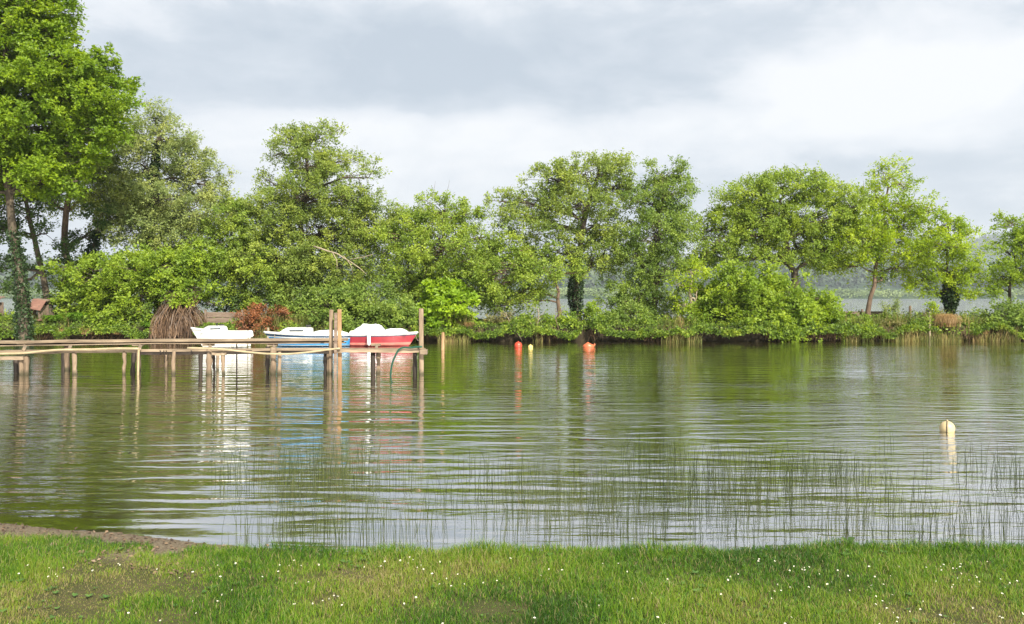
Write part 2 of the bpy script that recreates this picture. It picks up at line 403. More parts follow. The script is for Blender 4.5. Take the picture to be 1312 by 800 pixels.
tree('ivy_covered_tree', 'short leaning tree trunk wrapped in dark ivy beside the bright willow bush', 'tree', (112, 402, 44.5),
     [(114, 350), (120, 310), (128, 285)], .16, [(128, 280, 20, 14, .6), (105, 300, 18, 10, .5), (100, 330, 16, 12, .4)], M_dark, leaf=.12, seed=4, group=G_T, ivy_part=(0, 11, .3, 2200))
tree('broadleaf_tree', 'tall pale grey-green tree with an ivy column up its middle', 'tree', (204, 415, 46.5),
     [(196, 350), (188, 290), (198, 220), (205, 165)], .2,
     [(196, 150, 26, 14), (206, 178, 42, 20), (180, 210, 40, 28), (236, 206, 42, 22), (262, 236, 32, 18), (205, 250, 60, 30), (150, 255, 40, 30), (260, 275, 48, 26), (180, 290, 60, 26), (285, 262, 22, 12), (235, 310, 50, 25)],
     M_pale, leaf=.105, seed=5, group=G_T, ivy_part=(4, 11, .3, 2600), bare=2, dens=.9)
tree('willow_bush', 'bright yellow-green bush overhanging the water left of the root tangle', 'bush', (175, 415, 43.6),
     [(180, 380), (190, 345)], .12,
     [(185, 345, 75, 22), (120, 355, 42, 24), (110, 385, 34, 20), (165, 380, 50, 26), (235, 345, 42, 24), (235, 372, 38, 16), (150, 405, 36, 16), (265, 330, 24, 18), (85, 345, 18, 12, .6)], M_fresh, leaf=.14, seed=6, group='bushes on the far bank')
tree('broadleaf_tree', 'tall olive-green tree with a narrow top behind the blue boat', 'tree', (395, 418, 46.0),
     [(390, 360), (385, 290), (398, 225), (392, 180)], .2,
     [(372, 180, 32, 15), (408, 176, 28, 15), (352, 200, 16, 8), (432, 208, 34, 13), (398, 212, 40, 20), (345, 232, 16, 8), (395, 250, 62, 24), (472, 228, 15, 20, .8), (458, 258, 32, 16), (340, 285, 48, 28), (410, 292, 75, 32), (478, 292, 36, 30), (350, 330, 60, 28), (430, 340, 70, 32), (390, 375, 60, 22)],
     M_olive, leaf=.105, seed=7, group=G_T, bare=2)
tree('alder_tree', 'rounded yellow-olive tree with small dead spray between the ivy tree and the tallest olive tree', 'tree', (315, 415, 45.4),
     [(312, 360), (310, 310)], .14,
     [(300, 275, 34, 16), (295, 310, 38, 24), (320, 345, 50, 24), (285, 345, 34, 20), (330, 375, 40, 18)], M_yolive, leaf=.11, seed=8, group=G_T)
tree('willow_bush', 'dense green bush directly behind the blue boat and the tall post pair', 'bush', (425, 424, 43.4),
     [(425, 400), (425, 385)], .1, [(420, 392, 50, 22), (470, 385, 42, 22), (380, 398, 28, 18), (500, 400, 40, 18), (455, 412, 60, 12)], M_mid, leaf=.13, seed=9, group='bushes on the far bank')
tree('sallow_tree', 'broad yellowish tree with reddish twigs behind the lime bush', 'tree', (560, 424, 45.5),
     [(562, 370), (565, 320), (570, 285)], .16,
     [(568, 270, 36, 18), (598, 275, 22, 12), (535, 285, 36, 22), (505, 305, 30, 24), (612, 305, 28, 26), (565, 315, 55, 30), (520, 350, 45, 30), (600, 350, 42, 28), (550, 375, 50, 24)],
     M_yolive, bark=bark_brown, leaf=.105, seed=10, group=G_T, bare=4)
tree('lime_green_bush', 'vivid lime green bush at the water edge right of the tall jetty post', 'bush', (575, 432, 43.0),
     [(575, 410), (577, 390)], .07, [(573, 372, 26, 13), (590, 388, 24, 15), (560, 392, 22, 15), (582, 406, 24, 13), (560, 408, 14, 9)], M_lime, leaf=.19, seed=11, twigs=12, rc=.36, dens=1.25, group='bushes on the far bank')
tree('alder_tree', 'multi-limbed tree with ivy-wrapped trunk and the highest crown right of centre', 'tree', (738, 428, 45.5),
     [(738, 390), (736, 350), (745, 300), (760, 240), (770, 210)], .22,
     [(785, 212, 28, 15), (750, 222, 36, 18), (702, 228, 30, 18), (690, 255, 22, 14), (640, 258, 24, 11), (660, 278, 28, 14), (790, 245, 30, 18), (735, 262, 48, 18), (700, 292, 34, 16), (770, 290, 40, 20), (775, 325, 40, 22), (728, 318, 26, 12), (690, 325, 26, 12, .8)],
     M_olive, leaf=.11, seed=12, group=G_T, ivy_part=(0, 6, .3, 2600))
tree('alder_tree', 'low wide tree left of the ivy trunk, its branches spreading over the water', 'tree', (716, 428, 44.4),
     [(716, 400), (714, 365), (700, 345)], .13, [(650, 320, 40, 18), (690, 345, 40, 18), (640, 350, 40, 22), (665, 375, 40, 14), (620, 375, 28, 18), (722, 350, 20, 10), (640, 390, 26, 9)],
     M_yolive, bark=bark_brown, leaf=.11, seed=13, group=G_T)
tree('poplar_tree', 'upright mid-green tree with rounded top, left of the pale bare trunk', 'tree', (838, 428, 45.2),
     [(840, 380), (842, 320), (850, 250)], .18,
     [(848, 222, 30, 16), (860, 245, 32, 24), (835, 262, 34, 24), (865, 285, 28, 24), (842, 300, 44, 26), (815, 330, 34, 24), (855, 345, 38, 26), (810, 370, 36, 24), (850, 385, 34, 18), (790, 395, 24, 16)],
     M_mid, leaf=.105, seed=14, group=G_T)
tree('pale_bare_trunk_tree', 'slim tree with pale sunlit trunk and few leaves between the poplar and the dome tree', 'tree', (886, 434, 43.6),
     [(886, 400), (884, 375), (887, 350)], .14, [(888, 348, 24, 9, .7), (895, 372, 14, 7, .6), (868, 392, 18, 10, .9), (872, 365, 12, 8, .4)], M_yel, bark=bark_pale, leaf=.11, seed=15, group=G_T)
tree('alder_tree', 'wide dome-shaped tree with flat underside right of the pale trunk', 'tree', (1021, 424, 45.5),
     [(1021, 380), (1018, 345), (1005, 310), (1000, 270)], .25,
     [(1005, 236, 42, 16), (960, 250, 34, 18), (1050, 242, 38, 18), (930, 275, 34, 20), (985, 275, 52, 24), (1045, 275, 45, 24), (920, 308, 28, 16), (965, 308, 46, 18), (1020, 312, 46, 22), (1075, 302, 34, 24), (905, 325, 20, 12), (900, 300, 16, 12), (925, 332, 30, 10), (975, 332, 36, 9, .8), (1050, 332, 40, 12), (1092, 270, 26, 22)],
     M_yolive, leaf=.105, seed=16, group=G_T, dens=1.1, bare=1)
tree('willow_bush', 'large fresh green bush under the dome-shaped tree, reaching the water', 'bush', (960, 432, 43.4),
     [(960, 405), (960, 375)], .1, [(945, 362, 40, 15), (985, 352, 22, 9), (1005, 376, 40, 16), (895, 395, 20, 12), (1050, 385, 16, 10), (930, 385, 42, 20), (980, 398, 56, 18), (920, 412, 40, 16), (1035, 400, 40, 18), (915, 428, 34, 8), (1000, 430, 46, 8), (990, 418, 60, 12), (1060, 408, 26, 14)], M_fresh, leaf=.14, seed=17, dens=1.1, group='bushes on the far bank')
tree('alder_tree', 'light yellow-green tree on a thin leaning trunk by the open lake view', 'tree', (1112, 402, 46.0),
     [(1116, 375), (1122, 345), (1128, 300), (1138, 240)], .13,
     [(1138, 222, 24, 14), (1160, 240, 18, 10), (1115, 252, 24, 14), (1165, 265, 28, 14), (1190, 275, 14, 9), (1125, 280, 46, 20), (1170, 292, 28, 16), (1095, 310, 42, 20), (1145, 318, 40, 18), (1085, 340, 36, 10), (1160, 342, 28, 12), (1130, 355, 22, 7, .6), (1180, 322, 22, 14)],
     M_yel, bark=bark_brown, leaf=.105, seed=18, group=G_T, dens=.9, bare=1)
tree('alder_tree', 'small airy tree above the straw-coloured grass tussock', 'tree', (1218, 408, 45.4),
     [(1217, 375), (1212, 340), (1215, 290)], .08,
     [(1213, 288, 22, 12), (1238, 302, 12, 9), (1208, 315, 30, 16), (1232, 330, 20, 12), (1190, 335, 18, 10), (1215, 350, 30, 12), (1180, 358, 18, 8), (1245, 352, 14, 10), (1205, 372, 24, 7), (1240, 372, 12, 7)], M_yel, leaf=.11, seed=19, group=G_T, dens=1.25,
     ivy_part=(1, 6, .34, 2600))
tree('alder_tree', 'tree cut by the right edge of the frame with a long low side branch', 'tree', (1296, 405, 45.0),
     [(1292, 380), (1298, 340), (1302, 300)], .1,
     [(1298, 288, 20, 12), (1312, 310, 26, 14), (1285, 320, 16, 9), (1310, 345, 34, 14), (1282, 355, 18, 9), (1262, 372, 14, 5, .6), (1335, 320, 30, 30)], M_fresh, leaf=.11, seed=20, group=G_T, dens=1.3)
tree('rounded_bush', 'dense rounded green bush at the right edge of the frame by the water', 'bush', (1292, 430, 43.4),
     [(1292, 415), (1292, 405)], .06, [(1288, 405, 26, 13), (1310, 412, 34, 16), (1276, 420, 20, 10), (1345, 405, 30, 18)], M_mid, leaf=.12, seed=21, dens=1.2, group='bushes on the far bank')

def shrub(name, label, px, py, Y, lobes, mat, seed, leaf=.11, **kw):
    tree(name, label, 'shrub', (px, py, Y), [(px, py - 8), (px, py - 14)], .03, lobes, mat, leaf=leaf, seed=seed, rc=.26, group='low shrubs along the far bank', **kw)
shrub('scrub_shrub', 'brownish twiggy scrub on the bank just right of the lime bush', 632, 430, 43.0, [(620, 424, 22, 9), (650, 418, 24, 12), (640, 408, 14, 8), (604, 430, 18, 6)], M_scrub, 31, bare=6)
shrub('green_shrub', 'low green shrub on the bank above the red and yellow buoys', 690, 428, 43.2, [(690, 412, 18, 9), (708, 416, 16, 9), (672, 414, 10, 7)], M_fresh, 32)
shrub('green_shrub', 'leafy green shrub at the foot of the ivy-wrapped trunk', 742, 430, 43.2, [(735, 412, 26, 12), (752, 400, 22, 9), (762, 418, 18, 9), (745, 428, 18, 6)], M_fresh, 33)
shrub('green_shrub', 'dull green shrub right of the orange deflated buoy', 800, 430, 43.3, [(790, 416, 24, 11), (800, 430, 26, 6), (815, 400, 24, 15), (830, 420, 24, 10)], M_mid, 34, bare=2)
shrub('green_shrub', 'small shrub at the foot of the poplar left of the pale trunk', 862, 430, 43.0, [(858, 415, 22, 8), (870, 424, 14, 6)], M_fresh, 35)
shrub('green_shrub', 'low leafy shrub overhanging the water right of the big bush', 1085, 430, 43.0, [(1078, 420, 22, 10), (1088, 430, 24, 6), (1100, 414, 22, 9), (1118, 424, 22, 8)], M_fresh, 36)
shrub('scrub_shrub', 'mixed brown and green scrub below the leaning thin tree', 1140, 430, 43.0, [(1140, 420, 24, 9), (1165, 424, 20, 8), (1120, 428, 16, 5)], M_scrub, 37, bare=2)
shrub('green_shrub', 'pale green shrub between the grey stake and the straw tussock', 1178, 430, 43.4, [(1180, 418, 18, 8), (1190, 400, 12, 14, .8), (1196, 425, 14, 6)], M_yel, 38)
shrub('green_shrub', 'ragged low shrub between the straw tussock and the right edge bush', 1248, 430, 43.2, [(1245, 424, 16, 7), (1258, 418, 12, 9)], M_mid, 39, bare=3)
shrub('feathery_shrub', 'grey-green feathery shrub in the open gap left of the stake', 1138, 408, 45.0, [(1138, 398, 14, 8, .7), (1145, 392, 8, 6, .6)], M_pale, 40, leaf=.07)
shrub('green_shrub', 'yellow-green shrub on the grassy bank left of the brown hut', 12, 425, 43.2, [(8, 418, 26, 10), (30, 424, 18, 6), (-20, 415, 26, 12)], M_yel, 41)
shrub('green_shrub', 'dark shrub on the bank right of the ivy trunks behind the white boat', 295, 420, 44.6, [(275, 385, 24, 14), (300, 392, 24, 12), (255, 380, 16, 14)], M_dark, 42)
shrub('green_shrub', 'dark green shrub on top of the rust-brown bracken', 345, 425, 44.2, [(345, 385, 18, 9), (370, 395, 20, 12), (330, 390, 12, 8)], M_mid, 43)
shrub('dead_bracken', 'rust-brown dead bracken between the plank fence and the blue boat', 340, 430, 42.5, [(325, 408, 15, 12, 3.), (350, 410, 19, 13, 3.), (335, 422, 22, 9, 3.), (368, 404, 10, 9, 2.)], M_rust, 44, leaf=.09)
shrub('green_shrub', 'green shrub on the bank between the fern patch and the root tangle', 160, 425, 43.0, [(150, 415, 22, 10), (172, 405, 18, 12), (180, 424, 14, 7)], M_mid, 45)
shrub('green_shrub', 'low dark shrub behind the sterns of the blue and red boats', 500, 432, 43.0, [(490, 420, 26, 10), (520, 416, 22, 12), (540, 425, 18, 8)], M_mid, 46)

# ferns: arching fronds
def fern(label, px, py, Y, n, ln, mat, seed, name='fern', cat='fern', width=.05, grp='fern clumps on the far bank', straw=False, spread=1.0):
    r = np.random.default_rng(seed); b = at(px, py, Y); b[2] = max(float(ground_z(b[0], Y)), .35) - .02 + (.12 if n == 1000 else 0)
    Vs = []; Fs = []; Rn = []; nv = 0
    for i in range(n):
        a = r.uniform(0, 6.28); l = ln * r.uniform(.6, 1.1); e = r.uniform(.9, 1.35)
        h = np.array([math.cos(a), math.sin(a), 0]) * spread; side = np.array([-math.sin(a), math.cos(a), 0])
        s0 = r.normal(0, .12 * ln, 3) * (1, 1, 0); k = 9; t = np.linspace(0, 1, k)
        P = s0 + (h[None] * (t ** 1.4)[:, None] * math.cos(e * .6) + np.array([0, 0, 1])[None] * (1.3 * t - 1.15 * t ** 2.2)[:, None]) * l
        if straw:
            w = width * (1 - t * .9) * .5; A = P - side * w[:, None]; B = P + side * w[:, None]
            V = np.stack([A, B], 1).reshape(-1, 3); f = [(2 * j, 2 * j + 1, 2 * j + 3, 2 * j + 2) for j in range(k - 1)]
        else:
            V = []; f = []
            for j in range(1, k):
                w = l * .24 * (1 - t[j]) ** .7 * min(1, t[j] * 4) + .01; d = (P[j] - P[j - 1]); q = P[j]
                for sg in (-1, 1):
                    for m_ in (0, .5):
                        o = len(V); qq = q - d * m_; V += [qq, qq + side * sg * w * .5 + d * .5, qq + side * sg * w + d * .3 - (0, 0, w * .3), qq + side * sg * w * .5 - d * .05]; f.append((o, o + 1, o + 2, o + 3))
            V = np.array(V)
        Vs.append(V); Fs.append(np.array(f).ravel() + nv); nv += len(V); Rn += list(r.random() * .5 + r.random(len(f)) * .4)
    o = mesh_from(name, np.concatenate(Vs), np.concatenate(Fs), 4, mat, attr=Rn); o.location = b
    return tag(o, label, cat, grp)
M_straw = leaf_mat('straw_grass', (.14, .09, .04), (.30, .20, .085), (.45, .33, .16), trans=.3)
M_droot = leaf_mat('dark_roots', (.02, .012, .007), (.05, .032, .018), (.13, .09, .05), trans=.1, spec=.05)
M_weed = leaf_mat('weed_leaves', (.03, .05, .01), (.11, .19, .018), (.24, .30, .035), trans=.4, scale=1.6)
M_root = leaf_mat('dry_hanging_stems', (.025, .015, .009), (.075, .044, .026), (.17, .105, .06), trans=.1)
fern('bright green fern clump right of the brown hut', 98, 418, 42.9, 60, .95, M_fern, 51)
fern('tall fern clump under the bright willow bush', 128, 415, 42.8, 60, 1.0, M_fern, 52)
fern('low fern clump on the bank between the brown hut and the dry grass', 68, 424, 42.7, 45, .75, M_fern, 53)
fern('fern clump on the bank left of the root tangle', 192, 424, 42.7, 45, .7, M_fern, 54)
fern('yellow-green fern clump above the rust-brown bracken', 352, 398, 43.6, 40, .9, M_fern, 55)
G_G = 'dry grass clumps on the far bank'
fern('large rounded straw-coloured grass tussock on the far bank at right', 1212, 420, 42.9, 1000, 1.5, M_straw, 56, 'grass_tussock', 'grass tussock', .02, G_G, True, .55)
fern('small straw grass clump hanging over the bank behind the jetty, by the tall fern', 112, 430, 42.4, 160, .95, M_straw, 57, 'grass_tussock', 'grass tussock', .018, G_G, True, .6)
fern('thin dry grass clump left of the root tangle, behind the jetty', 150, 430, 42.4, 120, .7, M_straw, 58, 'grass_tussock', 'grass tussock', .018, G_G, True, .6)
fern('thin dry grass clump on the bank below the brown hut', 78, 430, 42.4, 100, .6, M_straw, 59, 'grass_tussock', 'grass tussock', .018, G_G, True, .6)
fern('thin dry grass at the water edge right of the large tussock', 1262, 433, 42.5, 90, .55, M_straw, 60, 'grass_tussock', 'grass tussock', .018, G_G, True, .6)
fern('short dry grass at the foot of the brown scrub right of the lime bush', 600, 434, 42.5, 200, .6, M_straw, 61, 'grass_tussock', 'grass tussock', .018, G_G, True, 1.0)

# root tangle: cone of hanging dry stems
def root_tangle():
    r = np.random.default_rng(71); b = at(228, 428, 42.6); b[2] = .3; m = []; nv = 0; Vs = []; Fs = []; Rn = []
    top = at(232, 382, 43.0) - b
    for i in range(520):
        a = r.uniform(0, 6.28); rr = r.uniform(.15, 1) ** .6 * 1.45
        e = np.array([math.cos(a) * rr, math.sin(a) * rr * .7, -.35 + r.uniform(0, .5)]); s = top + r.normal(0, 1, 3) * (.42, .3, .1) + (0, 0, -1.1 * r.random() ** 2 + .3)
        t = np.linspace(0, 1, 7)[:, None]; P = s * (1 - t) + e * t + np.array([e[0] - s[0], e[1] - s[1], 0]) * (.35 * np.sin(t * 3.14)) + r.normal(0, .03, (7, 3))
        w = .012 * np.ones(7); side = unit(np.array([1.0, r.normal(0, .6), r.normal(0, .2)]))
        V = np.stack([P - side * w[:, None], P + side * w[:, None]], 1).reshape(-1, 3)
        f = np.array([(2 * j, 2 * j + 1, 2 * j + 3, 2 * j + 2) for j in range(6)])
        Vs.append(V); Fs.append(f.ravel() + nv); nv += len(V); Rn += [r.random()] * 6
    o = mesh_from('root_tangle', np.concatenate(Vs), np.concatenate(Fs), 4, M_root, attr=Rn); o.location = b
    tag(o, 'cone of brown hanging roots and dry stems left of the white boat', 'roots')
root_tangle()

# bank undergrowth: uncountable weeds over the spit and dangling roots on its face
def undergrowth():
    r = np.random.default_rng(81); n = 150000
    X = r.uniform(-34, 34, n); Yv = spit_front(X) + r.uniform(0, 1, n) ** 1.8 * 6 - .25 - .3 * vnoise(X, X * 0, 1.3, 27)
    gap = 1.0
    dn = fbm(X, Yv, .5, 21); keep = (dn > .22) & ~((abs(X - 21.7) < 1.0) & (Yv < 43.6) & (r.random(n) < .9)) & ~((abs(X + 12.3) < 1.15) & (Yv < 43.6)) & ~((abs(X + 16.6) < 1.2) & (Yv < 43.2)); X = X[keep]; Yv = Yv[keep]; dn = dn[keep]
    Z = np.maximum(ground_z(X, Yv), .02 + .95 * fbm(X, Yv, .9, 25) + r.uniform(-.12, .12, len(X))); hgt = (.02 + .85 * sstep(.45, .8, fbm(X, Yv, .8, 26))) * r.uniform(0, 1, len(X))
    P = np.stack([X, Yv, Z + hgt], 1)
    V, f = leaf_quads(P, .11, r, up=.3)
    o = mesh_from('bank_weeds', V, f, 4, M_weed, attr=r.random(len(X)))
    tag(o, 'low weeds and leaves covering the far bank', 'undergrowth', kind='stuff')
    n = 5000; X = r.uniform(-34, 34, n); k = fbm(X, X * 0, .6, 23) > .47; X = X[k]; n = len(X)
    Yv = spit_front(X) + r.uniform(-.15, .25, n); zt = r.uniform(.2, .75, n); zb = r.uniform(-.02, .3, n)
    dx = r.normal(0, .12, n); w = r.uniform(.006, .014, n)
    Pt = np.stack([X, Yv + .1, zt], 1); Pb = np.stack([X + dx, Yv - .15, zb], 1); s = np.stack([w, 0 * w, 0 * w], 1)
    V = np.stack([Pt - s, Pt + s, Pb + s * .6, Pb - s * .6], 1).reshape(-1, 3)
    o = mesh_from('bank_roots', V, np.arange(4 * n), 4, M_droot, attr=r.random(n))
    tag(o, 'thin roots and dry stalks hanging down the far bank into the water', 'roots', kind='stuff')
undergrowth()

# bare saplings standing at the water edge
def sedge():
    r = np.random.default_rng(83); n = 26000; X = r.uniform(-34, 34, n); pt = fbm(X, X * 0, .45, 61)
    k = (pt > .5) & (r.random(n) < sstep(.5, .62, pt)); X = X[k]; n = len(X); pt = pt[k]
    Yv = spit_front(X) + r.uniform(-.35, .7, n) ** 1; z = np.maximum(ground_z(X, Yv), -.05); h = r.uniform(.2, .75, n) * (.6 + .8 * vnoise(X, Yv, 1.2, 62))
    a = r.uniform(0, 6.28, n); ln = r.uniform(.1, .6, n) * h; w = r.uniform(.006, .013, n)
    b = np.stack([X, Yv, z], 1); sd_ = np.stack([np.cos(a), np.sin(a), 0 * a], 1) * w[:, None]; dv = np.stack([np.cos(a * 3), np.sin(a * 3) - .5, 0 * a], 1) * ln[:, None]; up = np.stack([0 * h, 0 * h, h], 1)
    m1 = b + up * .65 + dv * .35; tp = b + up * .95 + dv * 1.1
    V = np.stack([b - sd_, b + sd_, m1 + sd_ * .8, m1 - sd_ * .8, tp], 1).reshape(-1, 3); q = (np.arange(n) * 5)[:, None]
    f = np.concatenate([q + [0, 1, 2, 3], q + [3, 2, 4]], 1).ravel()
    m = leaf_mat('sedge_blades', (.05, .08, .015), (.15, .16, .04), (.36, .27, .12), trans=.3)
    tag(mesh_from('bank_sedge', V, f, np.tile([4, 3], n), m, attr=np.repeat(r.random(n), 2)), 'patches of green and straw-coloured sedge along the far waterline', 'sedge', kind='stuff')
sedge()

def sapling(label, px, Y, pts, rad, bark, name='bare_sapling'):
    P = [at(a, b_, Y) for a, b_ in pts]; b = P[0].copy(); m = MB()
    m.tube(wobble(P, 8, .015, int(px)) - b, np.linspace(rad, rad * .4, 8), 6)
    r = np.random.default_rng(int(px)); Q = wobble(P, 8, 0, 1)
    for j in range(4):
        s = Q[r.integers(3, 7)]; e = s + np.array([r.normal(0, .3), r.normal(0, .2), r.uniform(.2, .5)]); m.tube([s - b, (s + e) / 2 - b + r.normal(0, .03, 3), e - b], [.012, .008, .004], 4)
    o = m.build(name, bark, smooth=True); o.location = b; tag(o, label, 'sapling', 'bare saplings on the far bank')
sapling('leaning bare sapling stem above the red round buoy', 669, 42.2, [(669, 437), (662, 425), (652, 412), (648, 400)], .03, bark_pale)
sapling('upright bare sapling stem just right of the yellow far buoy', 687, 42.2, [(686, 438), (688, 425), (691, 410), (690, 395)], .03, bark_pale)
sapling('bent bare sapling stem between the yellow far buoy and the orange buoy', 717, 42.2, [(719, 438), (716, 425), (712, 410), (712, 395)], .03, bark_brown)

# fallen grey branch showing in the tall olive tree's crown
def dead_branch():
    Y = 43.9; P = [at(402, 316, Y), at(425, 322, Y - .6), at(448, 333, Y - .9), at(470, 352, Y - .9)]; b = P[0]; m = MB()
    m.tube(wobble(P, 8, .02, 3) - b, np.linspace(.05, .012, 8), 6)
    for s, e in (((425, 322), (432, 345)), ((448, 333), (478, 326)), ((440, 328), (452, 350))):
        m.tube([at(*s, Y - .7) - b, at((s[0] + e[0]) / 2 + 3, (s[1] + e[1]) / 2, Y - .9) - b, at(*e, Y - 1) - b], [.025, .018, .008], 5)
    o = m.build('dead_branch', bark_pale, smooth=True); o.location = b; tag(o, 'pale dead branch caught in the crown of the tall olive tree', 'branch')
dead_branch()

# ------------------------------------------------------------------ far shore woodland (one mass)
def far_wood():
    r = np.random.default_rng(91)
    def mass(name, label, mat, n, xr, yr, hr, asp, q=20):
        X = r.uniform(*xr, n); Yv = r.uniform(*yr, n); h = r.uniform(*hr, n) * (.55 + .9 * vnoise(X, Yv, 1 / 60., 7))
        w = h * r.uniform(*asp, n); z = ground_z(X, Yv)
        C = np.stack([X, Yv, z + h * .42], 1); d = unit(r.normal(0, 1, (n, q, 3))) * r.uniform(.5, 1, (n, q, 1))
        P = (C[:, None] + d * np.stack([w, w, h * .58], 1)[:, None]).reshape(-1, 3); sz = np.repeat(h, q) * .34
        V, f = leaf_quads(P, 1.0, r, up=.5, aspect=.9); V = (V.reshape(-1, 4, 3) - P[:, None]) * sz[:, None, None] + P[:, None]
        o = mesh_from(name, V.reshape(-1, 3), f, 4, mat, attr=np.repeat(r.random(n), q) * .6 + r.random(n * q) * .4)
        tag(o, label, 'woodland', kind='stuff')
    pale = leaf_mat('far_willows', *leafc((.10, .145, .045)), trans=0, scale=.02); dk = leaf_mat('far_forest', *leafc((.035, .06, .022)), trans=0, scale=.01)
    mass('far_shore_thicket', 'pale green thicket lining the far shore of the lake', pale, 7000, (-800, 800), (803, 960), (2, 6), (.7, 1.6))
    mass('far_hill_forest', 'dark hazy forest on the hills beyond the lake', dk, 6000, (-1500, 1700), (1150, 1750), (12, 22), (.45, .8), 20)
    mass('far_ridge_forest', 'blue hazy forest on the highest ridge beyond the lake', dk, 2500, (-2200, 2400), (2600, 3100), (16, 30), (.7, 1.1))
far_wood()

# ------------------------------------------------------------------ timber
wood_w = surf('weathered_timber', (.05, .034, .022), (.17, .125, .085), 3, .85, .8, (2, 2, .35), c3=(.29, .225, .16), bdist=.006)
wood_h = surf('weathered_plank', (.055, .04, .028), (.19, .145, .10), 3, .85, .8, (.35, 3, 3), c3=(.33, .26, .185), bdist=.006)
def tide_mark(m, zt):
    """algae and wet stain up to zt above the lake"""
    nt = m.node_tree; L = nt.links.new; b = [n for n in nt.nodes if n.type == 'BSDF_PRINCIPLED'][0]; src = b.inputs['Base Color'].links[0].from_socket
    g = N(nt, 'NewGeometry'); sp = N(nt, 'SeparateXYZ'); L(g.outputs['Position'], sp.inputs[0]); n = N(nt, 'TexNoise', Scale=9, Detail=4); L(g.outputs['Position'], n.inputs['Vector'])
    a = N(nt, 'Math', operation='MULTIPLY_ADD'); a.inputs[1].default_value = -zt * .9; L(n.outputs['Fac'], a.inputs[0]); L(sp.outputs['Z'], a.inputs[2])
    r = N(nt, 'MapRange'); r.inputs[1].default_value = -zt * .3; r.inputs[2].default_value = zt * .55; r.inputs[3].default_value = .85; r.inputs[4].default_value = 0; L(a.outputs[0], r.inputs[0])
    mx = N(nt, 'MixRGB'); mx.inputs[2].default_value = (.025, .026, .012, 1); L(r.outputs[0], mx.inputs[0]); L(src, mx.inputs[1]); L(mx.outputs[0], b.inputs['Base Color'])
tide_mark(wood_w, .16)
wood_d = surf('dark_timber', (.012, .009, .007), (.035, .025, .018), 3, .6, .5, (2, 2, .4))  # much darker, less rough timber tone for some posts, beams and rope ends
wood_o = surf('orange_brown_timber', (.16, .09, .045), (.34, .22, .12), 3, .8, .6, (2, 2, .35))
cream = surf('cream_hose', (.24, .19, .11), (.34, .28, .18), 4, .45, .1)
green_h = surf('green_hose', (.006, .045, .03), (.012, .07, .045), 4, .35, .1)

wood_g = surf('grey_brown_boards', (.05, .035, .028), (.15, .11, .085), 2.5, .9, .7, (.5, 3, 3), c3=(.22, .18, .14))
YF, YB = 24.2, 25.6
def zf(py, Y=YF): return H - (py - HY) / F * Y
def xf(px, Y=YF): return (px - HX) / F * Y

